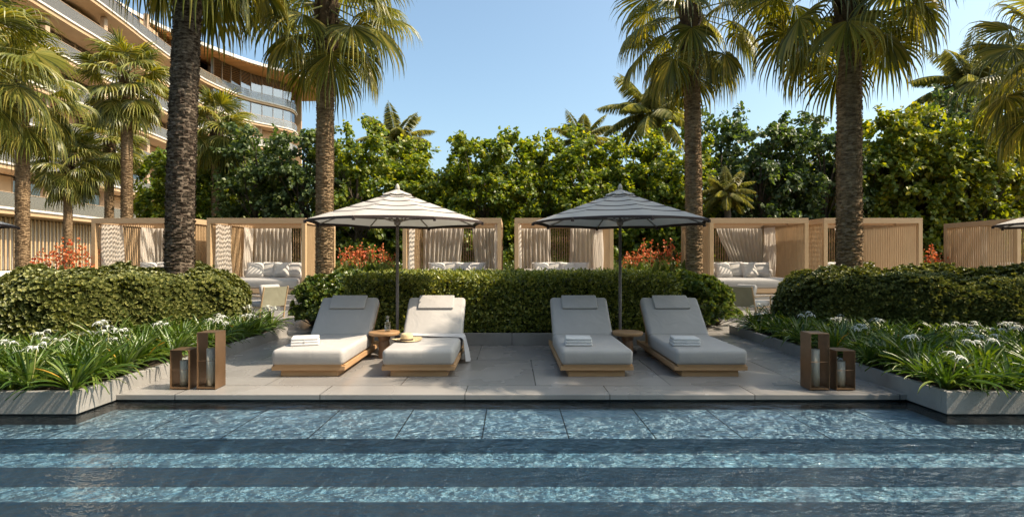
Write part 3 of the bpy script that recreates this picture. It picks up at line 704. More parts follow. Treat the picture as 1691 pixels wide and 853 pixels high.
fpalm(at(1200, 21.5), 21.5, zat(320, 21.5), 4.2, .42, 'small yellowish feathery palm behind the cabana right of the slender trunk')

# ---- broadleaf trees behind the cabanas
def tree_crown(n_cl, w, d, h0, h1, lm, leaf, per, seed, gap=.0, clr=.5):
    g = MB(); tr = MB()
    tr.tube([(0, 0, 0), (.05, .04, h0 * .8 + .6), (0, 0, (h0 + h1) * .55), (.05, 0, h1 * .9)], [.11, .09, .06, .02], 8)
    P = []; N = []
    for i in range(n_cl):
        while True:
            q = rng.uniform(-1, 1, 3)
            rr = (q[0] ** 2 + q[1] ** 2) * (1.0 if q[2] < .4 else 1 + (q[2] - .4) * 1.6)
            if rr < 1 and rr + q[2] ** 2 * .5 > .10: break
        c = np.array([q[0] * w / 2, q[1] * d / 2, (h0 + h1) / 2 + q[2] * (h1 - h0) / 2])
        c += rng.normal(0, .08, 3)
        if i % 3 == 0:
            s_ = np.array([0, 0, max(.5, c[2] * rng.uniform(.45, .75))]); mid = (s_ + c) / 2 + np.array([0, 0, -.1]) + rng.normal(0, .08, 3)
            tr.tube([tuple(s_), tuple(mid), tuple(c)], [.035, .02, .008], 5)
        out = np.array([q[0], q[1] , .35]); out /= np.linalg.norm(out)
        # leaves strung on a few twigs from the clump centre
        for k in range(4):
            td = rv(1)[0] * np.array([1, 1, .8]) + out * .6; td /= np.linalg.norm(td); tl = rng.uniform(.35, .8) * clr * 1.6
            m_ = per // 4; f = rng.uniform(0, 1, m_)
            P.append(c + td * (f * tl)[:, None] + rv(m_) * .12 + np.array([0, 0, -.12]) * (f ** 2)[:, None]); N.append(np.tile(out, (m_, 1)))
    P = np.concatenate(P); N = np.concatenate(N); n = len(P)
    dr = rv(n) * .8 + N * .5 + np.array([0, 0, -.55]); nr = N * .7 + rv(n) * .75 + np.array([0, 0, .55])
    g.inst(HEART, LQ, P, dr, nr, rng.uniform(.65, 1.2, n) * leaf)
    return g, tr, lm
def reg(name, args):
    g, tr, lm = tree_crown(*args); a = g.build('crown', M[lm]); b = tr.build('trunk', M['branch']); COL.objects.unlink(a); COL.objects.unlink(b); return a, b
TK = {'A': reg('A', (150, 3.8, 2.8, .9, 6.6, 'leafA', .165, 84, 1)), 'A2': reg('A2', (150, 3.9, 2.8, .8, 6.6, 'leafA', .155, 88, 2)),
      'B': reg('B', (140, 3.5, 2.6, .9, 6.6, 'leafB', .165, 76, 3)), 'C': reg('C', (230, 4.2, 3.0, .5, 6.6, 'leafC', .175, 88, 4)),
      'S': reg('S', (90, 3.0, 2.2, 1.0, 6.6, 'leafB', .19, 44, 5, 0, .7))}
desc = {'A': 'green leafy tree', 'A2': 'yellow green leafy tree', 'B': 'dark bluish green leafy tree', 'C': 'bright sunlit leafy tree', 'S': 'sparse dark leafy tree'}
#   px of the crown's centre, distance, top px, kind, where
TT = [(310, 24.5, 262, 'A', 'behind the thick dark palm trunk'), (378, 26, 250, 'A2', 'below the yellowish palm left of the leafy row'), (425, 23.5, 208, 'B', 'under the tip of the hotel roof'), (500, 23, 204, 'B', 'just left of the palm behind the left umbrella'),
      (590, 23, 200, 'A2', 'just right of the palm behind the left umbrella'), (655, 24, 225, 'A', 'above the left umbrella'), (722, 23.5, 256, 'A2', 'at the dip in the treetops right of the left umbrella'),
      (800, 22.5, 214, 'A', 'in the middle between the two umbrellas'), (868, 23, 222, 'A', 'right of the middle behind the gap of the two central cabanas'), (925, 24, 212, 'A2', 'above the left rim of the right umbrella'),
      (985, 23, 235, 'A', 'above the tip of the right umbrella'), (1048, 23.5, 226, 'A', 'below the largest feathery palm'), (1108, 23, 215, 'A2', 'just left of the slender palm trunk'), (1190, 24, 182, 'S', 'just right of the slender palm trunk'),
      (1255, 23, 196, 'B', 'behind the cabana with the swept curtain'), (1315, 24, 204, 'S', 'left of the right ringed palm trunk, sky between its leaves'), (1362, 23, 196, 'B', 'touching the right ringed palm trunk on its left'), (1450, 23, 192, 'C', 'just right of the right ringed palm trunk'),
      (1520, 22.5, 180, 'C', 'above the gap between the two rightmost cabanas'), (1600, 22, 190, 'C', 'above the rightmost cabana'), (1560, 25.5, 158, 'B', 'rising behind the bright trees at the right'), (1680, 24, 176, 'B', 'at the right edge of the picture')]
def put_tree(px, D, py, k, label, extra=''):
    r = empty('leafy_tree', (at(px, D), D, 0)); hz = zat(py, D) / 6.75; a, b = TK[k]
    for o, nm in ((a, 'crown'), (b, 'trunk')):
        c = bpy.data.objects.new(nm, o.data); COL.objects.link(c); c.parent = r
    r.scale = (1, 1, hz); r.rotation_euler = (0, 0, random.choice([0, math.pi]) + random.uniform(-.4, .4))
    return tag(r, label, 'tree', 'leafy trees behind the cabanas')
for px, D, py, k, w_ in TT: put_tree(px, D, py, k, f'{desc[k]} {w_}')
BK = ['thick dark palm trunk', 'second cabana from the left', 'left side of the palm by the left umbrella', 'right side of the palm by the left umbrella', 'right rim of the left umbrella', 'gap between the umbrellas', 'left rim of the right umbrella', 'left half of the right umbrella', 'right half of the right umbrella', 'slender palm trunk', 'cabana with swept curtains', 'right ringed palm trunk', 'bright tree by the right trunk', 'gap before the rightmost cabana', 'rightmost cabana']
for i in range(15):                                                  # a second row closes the screen
    px = 300 + i * 98; D = 27.5 + (i % 3) * .6
    put_tree(px, D, 250 + (i * 37) % 25, ['A', 'B', 'A2'][i % 3], f'back row leafy tree glimpsed above the {BK[i]}').__setitem__('group', 'back row of leafy trees')
for i in range(3):
    put_tree(1750 + i * 80, 23.5, 200, 'B', 'dark leafy tree beyond the right edge of the picture')['group'] = 'trees beyond the right edge'

# unseen trees added behind the viewer to close off part of the sky light
for i in range(9):
    o = put_tree(845, 10, 250, ['A', 'B', 'C'][i % 3], 'added tall leafy tree on the far side of the pool, out of the picture'); o['group'] = 'added trees across the pool'
    o.location = (-26 + i * 6.5, -9 - (i % 2) * 1.5, 0); o.scale = (1.9, 1.6, 1.75)

# ---- low hedge behind the cabanas
g = MB(); r = empty('low_hedge', (1.0, 20.6, 0)); g.box(-14.6, 17, -.3, .3, 0, 1.1, 1)
lo, hi = np.array([-14.7, -.4, 0]), np.array([17.1, .4, 1.22]); leafbox(g, 21000, lo, hi, (1, -1), .10, jit=.07); leafbox(g, 9000, lo, hi, (2, 1), .10, jit=.08)
g.build('foliage', [M['shrub'], M['hedge_core']], r); tag(r, 'low green hedge running along behind all the cabanas', 'hedge')

# ---- red flowering plants
def red_proto(seed):
    r = empty('red_flowering_plant'); g = MB(); n = 26
    for i in range(n):
        a = rng.uniform(0, 6.28); c = np.array([math.cos(a), math.sin(a)]) * rng.uniform(.02, .25); d = np.array([math.cos(a) * .5, math.sin(a) * .5, 1.0])
        g.inst(BLADE * np.array([2.2, 1, 1]), LQ, np.array([[c[0], c[1], 0]]), d[None], np.array([[math.cos(a), math.sin(a), -.3]]), rng.uniform(.6, 1.05))
    g.build('leaves', M['shrub'], r)
    for i in range(7):
        a = rng.uniform(0, 6.28); b = np.array([math.cos(a), math.sin(a), 0]) * rng.uniform(.05, .3); top = b * 1.5 + np.array([0, 0, rng.uniform(1.15, 1.6)])
        g = MB(); g.tube([tuple(b * .4), tuple(b), tuple(top)], [.012, .009, .005], 5); s_ = g.build('flower_stalk', M['petiole'], r)
        g = MB(); m_ = 15; f = rng.uniform(0, 1, m_); P = top - np.array([0, 0, 1]) * (f * .38)[:, None] + rv(m_) * .075 * (.5 + f[:, None]); g.inst(OVAL * np.array([1.7, 1, 1]), LQ, P, rv(m_) + np.array([0, 0, .4]), rv(m_), rng.uniform(.045, .085, m_)); g.build('flower_spike', M['redflower'], r)
    return r
rp = [red_proto(1), red_proto(2), red_proto(3)]
RS = [(92, 16.0, 'left'), (112, 16.3, 'left'), (132, 16.1, 'left'), (74, 16.6, 'left'), (122, 15.6, 'left'),
      (572, 18.6, 'mid-left'), (590, 18.2, 'mid-left'), (608, 18.6, 'mid-left'), (625, 18.3, 'mid-left'), (641, 18.8, 'mid-left'), (580, 19.2, 'mid-left'),
      (1030, 18.4, 'mid-right'), (1046, 18.8, 'mid-right'), (1063, 18.4, 'mid-right'), (1080, 18.6, 'mid-right'), (1096, 18.8, 'mid-right'), (1110, 18.4, 'mid-right'),
      (1436, 20.2, 'right'), (1456, 20.3, 'right'), (1476, 20.2, 'right'), (1496, 20.3, 'right'), (1534, 18.6, 'right'), (1546, 18.2, 'right'), (1550, 19.2, 'right')]
where = {'left': ('red flowering plant before the hotel wall left of the leftmost cabana', 'red flowers left of the cabanas'),
         'mid-left': ('orange red flowering plant in the bed between the cabanas under the left umbrella', 'red flowers under the left umbrella'),
         'mid-right': ('orange red flowering plant in the bed between the cabanas under the right umbrella', 'red flowers under the right umbrella'),
         'right': ('red flowering plant around the right slatted cabanas', 'red flowers around the right cabanas')}
for i, (px, D, k) in enumerate(RS):
    o = rp[i] if i < 3 else copy_tree(rp[i % 3])
    z0 = 0 if k == 'left' or k == 'right' else .39
    o.location = (at(px, D), D, z0 if z0 == 0 else .39); o.rotation_euler = (0, 0, i * 1.1); s_ = random.uniform(.85, 1.1) * (1.3 if z0 == 0 else 1.0); o.scale = (s_,) * 3
    tag(o, where[k][0], 'flowering plant', where[k][1])

# ================================================================ THE HOTEL
def offs(poly, d):
    """move an open outline to its left by d"""
    out = []; n = len(poly)
    for i in range(n):
        a = Vector(poly[max(i - 1, 0)]); b = Vector(poly[min(i + 1, n - 1)]); t_ = (b - a).normalized(); out.append((poly[i][0] - t_.y * d, poly[i][1] + t_.x * d))
    return out
def smooth_line(p, n=6):
    out = []
    for i in range(len(p) - 1):
        p0 = p[max(i - 1, 0)]; p1 = p[i]; p2 = p[i + 1]; p3 = p[min(i + 2, len(p) - 1)]
        for k in range(n):
            t_ = k / n; out.append(tuple(.5 * ((2 * p1[c]) + (-p0[c] + p2[c]) * t_ + (2 * p0[c] - 5 * p1[c] + 4 * p2[c] - p3[c]) * t_ ** 2 + (-p0[c] + 3 * p1[c] - 3 * p2[c] + p3[c]) * t_ ** 3) for c in (0, 1)))
    return out + [p[-1]]
def resample(p, step):
    d = [0]
    for i in range(1, len(p)): d.append(d[-1] + math.dist(p[i], p[i - 1]))
    n = max(2, int(d[-1] / step) + 1); s_ = np.linspace(0, d[-1], n); a = np.array(p)
    return [(float(np.interp(x, d, a[:, 0])), float(np.interp(x, d, a[:, 1]))) for x in s_]
def strip(g, p, z0, z1, m=0, th=.04):
    q = offs(p, th)
    for i in range(len(p) - 1):
        a, b, c, d = p[i], p[i + 1], q[i + 1], q[i]
        v = [(*a, z0), (*b, z0), (*c, z0), (*d, z0), (*a, z1), (*b, z1), (*c, z1), (*d, z1)]
        g.add(v, [(0, 1, 5, 4), (3, 7, 6, 2), (4, 5, 6, 7), (0, 3, 2, 1)], m)
def wav(p, amp, L, ph):
    """balcony edges that swing in and out along the front"""
    d = 0; out = []
    q = offs(p, 1)
    for i in range(len(p)):
        if i: d += math.dist(p[i], p[i - 1])
        n = (q[i][0] - p[i][0], q[i][1] - p[i][1]); a = amp * max(0, math.sin(d / L * 2 * math.pi + ph)) ** .6 if math.sin(d / L * 2 * math.pi + ph) > 0 else 0
        out.append((p[i][0] - n[0] * a, p[i][1] - n[1] * a))
    return out
hotel = tag(empty('hotel', (-45, 55, 0)), 'large curved hotel with balconies, timber soffits and a white edged overhanging roof', 'building')
front = smooth_line([(-35.0, 14), (-36.6, 28), (-37.7, 40), (-39.4, 54), (-41.0, 66), (-41.2, 74), (-39.6, 80), (-36.8, 83.8), (-35.4, 86.3), (-36.0, 89.5)], 6)
FL = [5.3 + 3.4 * i for i in range(7)]; ROOF = 29.6
HX, HY = hotel.location.x, hotel.location.y
def hb(g, name, mt, parent=hotel, **k):
    for a in g.v:
        a[:, 0] -= HX if parent is hotel or parent.parent is hotel else 0; a[:, 1] -= HY
    return g.build(name, mt, parent, **k)
def closed(p): return list(p) + [(-62, p[-1][1] + 1.0), (-62, p[0][1])]
for i, z in enumerate(FL):
    edge = resample(front, 1.2) if i == 0 else wav(resample(front, 1.2), .15, 30, i * 1.1)
    if i == 0: edge = offs(edge, -.5)
    g = MB(); g.prism(closed(edge), z - .16, z, 0); hb(g, 'floor_slab', M['slab_white'])
    g = MB(); g.prism(closed(offs(edge, .12)), z - .50, z - .162, 0); hb(g, 'slab_soffit', M['slab_tan'])
    g = MB(); strip(g, offs(edge, .10), z + .03, z + 1.08, 0, .03); hb(g, 'balustrade', M['guard'])
    g = MB(); strip(g, offs(edge, .08), z + 1.081, z + 1.12, 0, .06); hb(g, 'handrail', M['column'])
    wall = resample(offs(front, 2.3), 3.6); z1 = (FL[i + 1] if i < 6 else ROOF) - .63
    for k in range(len(wall) - 1):
        a, b = wall[k], wall[k + 1]
        if (k + i) % 4 == 3:
            g = MB(); strip(g, [a, b], z + .001, z1, 0, .12); hb(g, 'wall_panel', M['slab_tan']); continue
        g = MB(); strip(g, [a, b], z + .08, z1 - .08, 0, .03); w_ = hb(g, 'window', M['glass'])
        g = MB(); t_ = (b[0] - a[0], b[1] - a[1])
        for f in (0.0, .5, .97):
            c = (a[0] + t_[0] * f, a[1] + t_[1] * f); e = (c[0] + t_[0] * .025, c[1] + t_[1] * .025); strip(g, offs([c, e], -.03), z + .001, z1, 0, .1)
        for v in g.v: v[:, 0] -= HX; v[:, 1] -= HY
        g.build('frame', M['column'], w_)
        if (k * 7 + i * 3) % 5 < 3:
            g = MB(); c = np.array(offs(resample([a, b], .16), .45)); c[:, 0] += .08 * np.sin(np.arange(len(c)) * 1.9)
            h_ = len(c) // 2 if (k + i) % 2 else len(c); strip(g, [tuple(x) for x in c[:h_]], z + .03, z1 - .05, 0, .02)
            for v in g.v: v[:, 0] -= HX; v[:, 1] -= HY
            g.build('drape', M['drape'], w_)
    g = MB(); strip(g, offs(resample(front, 3.6), 5.6), z, z1, 0, .1); hb(g, 'inner_wall', M['room'])
    g = MB()
    for c in resample(offs(front, .9), 7.2)[1:-1]: g.box(c[0] - .22, c[0] + .22, c[1] - .22, c[1] + .22, z + .001, z1 + .01)
    hb(g, 'column', M['column'])
# flush glazed corner of the two top floors
cor = [p for p in resample(front, 1.7) if p[1] > 73.5]
for z, z1 in ((FL[5], FL[6] - .63), (FL[6], ROOF - .13)):
    for a, b in zip(cor[:-1], cor[1:]):
        g = MB(); strip(g, offs([a, b], .25), z + .01, z1, 0, .04); w_ = hb(g, 'window', M['glass'])
        g = MB(); c = (a[0] + (b[0] - a[0]) * .04, a[1] + (b[1] - a[1]) * .04); strip(g, offs([a, c], .2), z + .01, z1, 0, .08)
        for v in g.v: v[:, 0] -= HX; v[:, 1] -= HY
        g.build('frame', M['column'], w_)
        g = MB(); strip(g, offs([a, b], .6), z + .02, z1 - .02, 0, .03)
        for v in g.v: v[:, 0] -= HX; v[:, 1] -= HY
        g.build('drape', M['drape'], w_)
# ground floor: timber fins before curtained glass
g = MB()
for j, c in enumerate(resample(offs(front, 1.2), .42)):
    g.box(c[0] - .05, c[0] + .05, c[1] - .06, c[1] + .06, .6, FL[0] - .63)
hb(g, 'timber_fins', M['woodz']).__setitem__('kind', 'stuff')
g = MB(); strip(g, offs(front, 2.2), .6, FL[0] - .63, 0, .1); hb(g, 'ground_floor_wall', M['drape'])
g = MB(); strip(g, offs(front, -.9), 0, .6, 0, .4); hb(g, 'plinth', M['slab_white'])
# roof
re = smooth_line([(-38.5, 14), (-40.5, 36), (-43.2, 54), (-43.4, 62), (-41.3, 69), (-37.6, 76.5), (-31.5, 84.8), (-33.4, 95)], 6)
roofp = list(re) + [(-66, 97), (-66, 14)]
g = MB(); g.prism(roofp, ROOF, ROOF + .42, 0); hb(g, 'roof', M['slab_white'])
g = MB(); g.prism(list(offs(re, .35)) + [(-65, 96), (-65, 14.3)], ROOF - .12, ROOF - .003, 0); hb(g, 'roof_soffit', M['soffit'])
# upper left drum balcony
g = MB(); ring = [(-44.9 + 4.3 * math.cos(a), 50 + 6.3 * math.sin(a)) for a in np.linspace(-1.9, 1.9, 30)]
g.prism(ring, 22.2, 23.2, 0); hb(g, 'drum_balcony', M['slab_tan'])
g = MB(); strip(g, ring, 23.25, 24.4, 0, .04); hb(g, 'balustrade', M['guard'])
g = MB(); g.box(-62, -61.7, 14, 90, 0, ROOF); g.box(-61.7, -36.0, 91, 91.3, 0, ROOF - .13); hb(g, 'rear_wall', M['slab_tan'])

# grey house glimpsed far right
hs = tag(empty('grey_house', (at(1330, 58), 60, 0)), 'plain grey house glimpsed between the trees left of the right ringed palm trunk', 'building')
g = MB(); g.box(-5.5, 9, 0, 8, 0, zat(272, 60)); g.build('wall', M['concrete'], hs)
g = MB(); g.box(-5.8, 9.3, -.3, 8.3, zat(272, 60) + .002, zat(266, 60)); g.build('roof', M['concrete'], hs)
for i in range(5):
    for k in range(3):
        g = MB(); g.box(-4.6 + i * 2.7, -3.2 + i * 2.7, -.05, .02, 1.2 + k * 3.4, 3 + k * 3.4); g.build('window', M['glass'], hs)

# ================================================================ CABANAS
def curtain(g, a, b, z0, z1, pitch=.13, amp=.045, pull=0, seed=0, tie=.45):
    """hanging folds from a to b; pull > 0 sweeps the lower part towards a"""
    a = np.array(a, float); b = np.array(b, float); L = np.linalg.norm(b - a); d = (b - a) / L; nn = np.array([-d[1], d[0]])
    nu = max(16, int(L / pitch * 9)); nv = 16; u = np.linspace(0, 1, nu); v = np.linspace(0, 1, nv)
    U, V = np.meshgrid(u, v, indexing='ij')
    if pull:
        k = np.sin(np.clip(V / .8, 0, 1) * math.pi / 2) ** 1.5 * pull
        pos = U * (1 - k * (1 - 0)) * L
    else: pos = U * L + .02 * np.sin(V * 5 + seed) * (V)
    w = np.sin(U * L / pitch * 2 * math.pi + .9 * np.sin(U * 11 + seed) + .5 * V) * amp * (.6 + .6 * V) + .02 * np.sin(V * 6 + U * 9 + seed)
    P = np.zeros((nu, nv, 3)); P[..., 0] = a[0] + d[0] * pos + nn[0] * w; P[..., 1] = a[1] + d[1] * pos + nn[1] * w; P[..., 2] = z1 + (z0 - z1) * V
    g.grid(P)
def cushion_mesh(w, d, h, puff=.5, n=13):
    """soft pad, corners pinched"""
    g = MB(); u = np.linspace(-1, 1, n); U, V = np.meshgrid(u, u, indexing='ij')
    prof = (1 - np.abs(U) ** 4) ** puff * (1 - np.abs(V) ** 4) ** puff
    k = 1 - .07 * (1 - np.abs(V)) ** 1 * np.abs(U) ** 2; k2 = 1 - .07 * (1 - np.abs(U)) * np.abs(V) ** 2
    X = U * w / 2 * k; Y = V * d / 2 * k2
    for s_ in (1, -1):
        P = np.stack([X, Y, s_ * (prof * h / 2 + .002)], 2); g.grid(P if s_ > 0 else P[::-1])
    return g
def slab_cushion(x0, x1, y0, y1, z0, z1, rad=.06):
    g = MB(); n = 6; prof = [(math.sin(a) * 1.0, math.cos(a)) for a in np.linspace(0, math.pi, 11)]
    vs = []; pts = []
    for cx, cy, a0 in ((x1, y1, 0), (x0, y1, 90), (x0, y0, 180), (x1, y0, 270)):
        for k in range(n): pts.append((cx, cy, R(a0 + 90 * k / (n - 1))))
    m_ = len(pts); ringz = []
    for (s_, c_) in prof:
        zc = (z1 - rad) if c_ >= 0 else (z0 + rad); zz = zc + c_ * rad
        ringz.append([(x - math.copysign(rad, x - (x0 + x1) / 2) + math.cos(a) * rad * s_, y - math.copysign(rad, y - (y0 + y1) / 2) + math.sin(a) * rad * s_, zz) for x, y, a in pts])
    V = [p for r_ in ringz for p in r_]
    f = [(i * m_ + j, (i + 1) * m_ + j, (i + 1) * m_ + (j + 1) % m_, i * m_ + (j + 1) % m_) for i in range(len(prof) - 1) for j in range(m_)]
    f += [tuple(range(m_)), tuple(range((len(prof) - 1) * m_, len(prof) * m_))[::-1]]
    g.add(V, f); return g
CW, CD, CZ0, CZ1 = 3.04, 2.8, .39, 2.74
def cabana(x0, label, curt, solid=None):
    r = empty('cabana', (x0, 16.4, CZ0)); H = CZ1 - CZ0; t_ = .12
    for x in (0, CW - t_):
        for y in (0, CD - t_):
            g = MB(); g.box(x, x + t_, y, y + t_, 0, H - .161); g.build('post', M['woodz'], r, bevel=.004)
    g = MB(); g.box(0, CW, 0, t_, H - .16, H); g.box(0, CW, CD - t_, CD, H - .16, H); g.box(0, t_, t_ + .001, CD - t_ - .001, H - .16, H); g.box(CW - t_, CW, t_ + .001, CD - t_ - .001, H - .16, H)
    g.build('beam', M['woodb'], r, bevel=.004)
    g = MB(); x = t_ + .01
    while x < CW - t_ - .1: g.box(x, x + .038, t_ + .002, 1.0, H - .07, H - .045); x += .12
    y = 1.06
    while y < CD - t_ - .06: g.box(t_ + .001, CW - t_ - .001, y, y + .045, H - .07, H - .045); y += .11
    g.box(t_ + .001, CW - t_ - .001, 1.001, 1.055, H - .15, H - .087)
    g.build('slatted_roof', M['woody'], r)
    for x in (.035, CW - .085):
        g = MB(); y = t_ + .02
        while y < CD - t_ - .03: g.box(x, x + .04, y, y + .032, .02, H - .162); y += .084
        g.build('side_screen', M['woodz'], r)
    g = MB(); x = t_ + .03
    while x < CW - t_ - .03: g.box(x, x + .024, CD - .085, CD - .045, .02, H - .162); x += .082
    g.build('back_screen', M['woodz'], r)
    zt, zb = H - .17, .03
    for c in curt:
        g = MB()
        if c[0] == 'L': curtain(g, (.17, c[1]), (.17, c[2]), zb, zt, seed=x0)
        elif c[0] == 'R': curtain(g, (CW - .17, c[1]), (CW - .17, c[2]), zb, zt, seed=x0 + 2)
        else: curtain(g, (c[1], CD - .2), (c[2], CD - .2), zb, zt, pitch=.15, pull=c[3] if len(c) > 3 else 0, seed=x0 + 4)
        g.build('curtain', M['curtain'], r, True)
    return tag(r, label, 'cabana', 'timber cabanas in a row')
std = [('L', .2, 1.15), ('L', 1.95, 2.6), ('R', .2, 1.0), ('R', 1.9, 2.6), ('B', .2, 1.55), ('B', 2.85, 2.35, .2)]
cab = [(-12.95, std, 'leftmost cabana, partly behind the thick dark palm trunk'),
       (-9.4, std, 'second cabana from the left, its daybed in view above stone steps'),
       (-3.37, [('L', .2, 1.0), ('R', .25, .9), ('B', .2, 1.65, .1), ('B', 2.85, 1.95, .12)], 'central cabana behind the right rim of the left umbrella'),
       (.08, [('L', .2, 1.2), ('R', 1.0, 2.6), ('B', .2, 1.3), ('B', 2.85, 2.0, -.04)], 'central cabana behind the left rim of the right umbrella'),
       (6.09, [('L', .2, .7), ('R', 1.7, 2.6), ('B', .2, .55, .3), ('B', 2.85, 1.2, .35)], 'cabana with swept back white curtains right of the slender palm trunk'),
       (9.6, [('L', 2.0, 2.6), ('B', .2, .7), ('B', 2.85, 1.9, .5)], 'slatted cabana partly behind the right ringed palm trunk'),
       (15.55, [('L', 1.2, 2.5), ('R', .3, 1.2), ('B', .2, 1.2, .5)], 'rightmost slatted cabana near the right edge')]
for x0, cu, lb in cab: cabana(x0, 'timber ' + lb, cu)

# daybeds and their pillows
M['bed_base'] = M['woodb']
def daybed(x0):
    r = empty('daybed', (x0 + CW / 2, 16.55, CZ0)); w = CW / 2 - .26
    g = MB(); g.box(-w, w, 0, 1.95, 0, .04); g.box(-w - .04, w + .04, -.06, 1.98, .041, .165); g.build('base', M['woodb'], r, bevel=.006)
    slab_cushion(-w, w, -.05, 1.9, .166, .49, .09).build('mattress', M['cushion'], r, True)
    for sx in (-1, 1):
        slab_cushion(-w / 2 + .02 + sx * w / 2, w / 2 - .02 + sx * w / 2, 1.5, 1.72, .492, .76, .07).build('back_cushion', M['pillow'], r, True)
    return r
d0 = daybed(0)
names = ['leftmost cabana', 'second cabana from left', 'cabana behind left umbrella', 'cabana behind right umbrella', 'cabana with swept curtains', 'cabana behind right palm trunk', 'rightmost cabana']
pl0 = None
for i, (x0, _, _) in enumerate(cab):
    o = d0 if i == 0 else copy_tree(d0)
    o.location = (x0 + CW / 2, 16.55, CZ0); tag(o, f'grey cushioned daybed inside the {names[i]}', 'daybed', 'daybeds in the cabanas')
    for (dx, dy, rz, tl, pw) in ((-.62, 1.12, .25, 62, 'leftmost'), (-.18, 1.25, -.1, 70, 'second from left'), (.25, 1.16, .2, 60, 'second from right'), (.68, 1.2, -.15, 66, 'rightmost')):
        if pl0 is None:
            pl0 = cushion_mesh(.58, .56, .26).build('pillow', M['pillow'], None, True); p = pl0
        else: p = pl0.copy(); COL.objects.link(p)
        p.location = (x0 + CW / 2 + dx, 16.55 + dy, CZ0 + .49 + .245); p.rotation_euler = (R(tl), 0, rz)
        tag(p, f'{pw} pale square pillow on the daybed of the {names[i]}', 'pillow', 'pillows on the daybeds')

# ================================================================ LOUNGERS
def lounger():
    r = empty('sun_lounger'); # origin: front centre on the deck, head towards +y
    g = MB(); g.box(-.36, .36, .04, 2.0, 0, .083); g.build('plinth', M['wood'], r, bevel=.003)
    g = MB(); g.box(-.462, .462, .0, .035, .084, .137); g.box(-.425, .425, -.006, .029, .1375, .212); g.build('front_board', M['wood'], r, bevel=.003)
    for s_ in (-1, 1):
        g = MB(); g.box(min(s_ * .462, s_ * .425), max(s_ * .462, s_ * .425), .0355, 2.1, .084, .150); g.build('side_rail', M['woody'], r, bevel=.003)
    g = MB(); g.box(-.424, .424, .0355, 2.08, .09, .135); g.build('slat_bed', M['woody'], r)
    g = MB(); n = 11
    # mattress: one profile swept across, seat then raised back
    slab_cushion(-.455, .455, -.035, 1.44, .152, .352, .055).build('seat_cushion', M['cushion'], r, True)
    b = slab_cushion(-.455, .455, 0, .80, 0, .15, .055).build('back_cushion', M['cushion'], r, True); b.location = (0, 1.37, .235); b.rotation_euler = (R(43), 0, 0)
    h = slab_cushion(-.28, .28, .52, .80, .150, .185, .017).build('head_pillow', M['cushion'], r, True); h.location = (0, 1.37, .235); h.rotation_euler = (R(43), 0, 0)
    g = MB(); g.box(-.44, -.40, 0, .80, -.045, -.002); g.box(.40, .44, 0, .80, -.045, -.002)
    for k in range(6): g.box(-.399, .399, .05 + k * .13, .11 + k * .13, -.03, -.004)
    f = g.build('back_frame', M['woody'], r); f.location = (0, 1.37, .235); f.rotation_euler = (R(43), 0, 0)
    g = MB()
    for s_ in (-1, 1): g.box(s_ * .35 - .02, s_ * .35 + .02, 1.86, 1.9, .1, .655)
    g.build('prop', M['woody'], r)
    return r
lg = lounger(); LX = [-2.58, -1.187, 1.078, 2.521]
LL = ['leftmost sun lounger, seat in full sun, folded towel near its foot', 'sun lounger with straw hat and grey throw, left of the empty middle', 'sun lounger just right of the empty middle with a folded towel', 'rightmost sun lounger with a folded towel, mostly shaded']
for i, x in enumerate(LX):
    o = lg if i == 0 else copy_tree(lg)
    o.location = (x, 6.745, 0.0); tag(o, LL[i], 'sun lounger', 'sun loungers on the deck'); o.rotation_euler = (0, 0, [.012, .01, .004, -.004][i])
o = copy_tree(lg); o.location = (-13.6, 13.2, 0); tag(o, 'distant sun lounger with white cushion cut by the left picture edge', 'sun lounger', 'sun loungers on the deck')
# towels
def towel():
    g = MB()
    for k in range(3):
        b = slab_cushion(-.165 + .004 * k, .165 - .003 * k, -.13, .13, .001 + k * .028, .030 + k * .028, .0143)
        for a in b.v: a[:, 2] += .003 * np.sin(a[:, 0] * 18 + k) * (a[:, 2] > .02)
        for a, m_ in b.f: g.f.append((a + g.n, m_))
        for a in b.v: g.v.append(a); g.n += len(a)
    g.tube([(.0, -.128, .03), (0, -.138, .045), (0, -.128, .06)], .004, 4)
    return g.build('folded_towel', M['towel'], None, True)
tw = towel(); TL = [(-2.76, 7.12, .3, 'folded white towel on the leftmost lounger'), (.88, 7.10, -.05, 'folded white towel on the lounger just right of the empty middle'), (2.29, 7.08, -.08, 'folded white towel on the rightmost lounger')]
for i, (x, y, rz, lb) in enumerate(TL):
    o = tw if i == 0 else tw.copy()
    if i: COL.objects.link(o)
    o.location = (x, y, .353); o.rotation_euler = (0, 0, rz); o.scale = (1.08, 1.05, 1.3); tag(o, lb, 'towel', 'folded towels on the loungers')
# straw hat
r = empty('straw_hat', (-1.47, 7.45, .356), .2)
g = MB(); a = np.linspace(0, 2 * math.pi, 49); rr = np.linspace(.078, .205, 8)
A, Q = np.meshgrid(a, rr, indexing='ij'); Z = .006 + ((Q - .078) / .127) ** 2 * (.014 * np.sin(2 * A + .6) + .016)
g.grid(np.stack([Q * np.cos(A) * 1.04, Q * np.sin(A) * .96, Z], 2)); g.grid(np.stack([Q * np.cos(A) * 1.04, Q * np.sin(A) * .96, Z - .004], 2)[::-1]); g.build('brim', M['straw'], r, True)
g = MB(); g.lathe([(.088, .004), (.087, .03), (.083, .075), (.075, .094), (.055, .100), (.03, .088), (.002, .084)], 32); g.build('crown', M['straw'], r, True)
g = MB(); g.lathe([(.0895, .006), (.0895, .028), (.088, .03)], 32); g.build('band', M['hatband'], r, True)
tag(r, 'straw hat with dark band lying on the second lounger', 'hat')
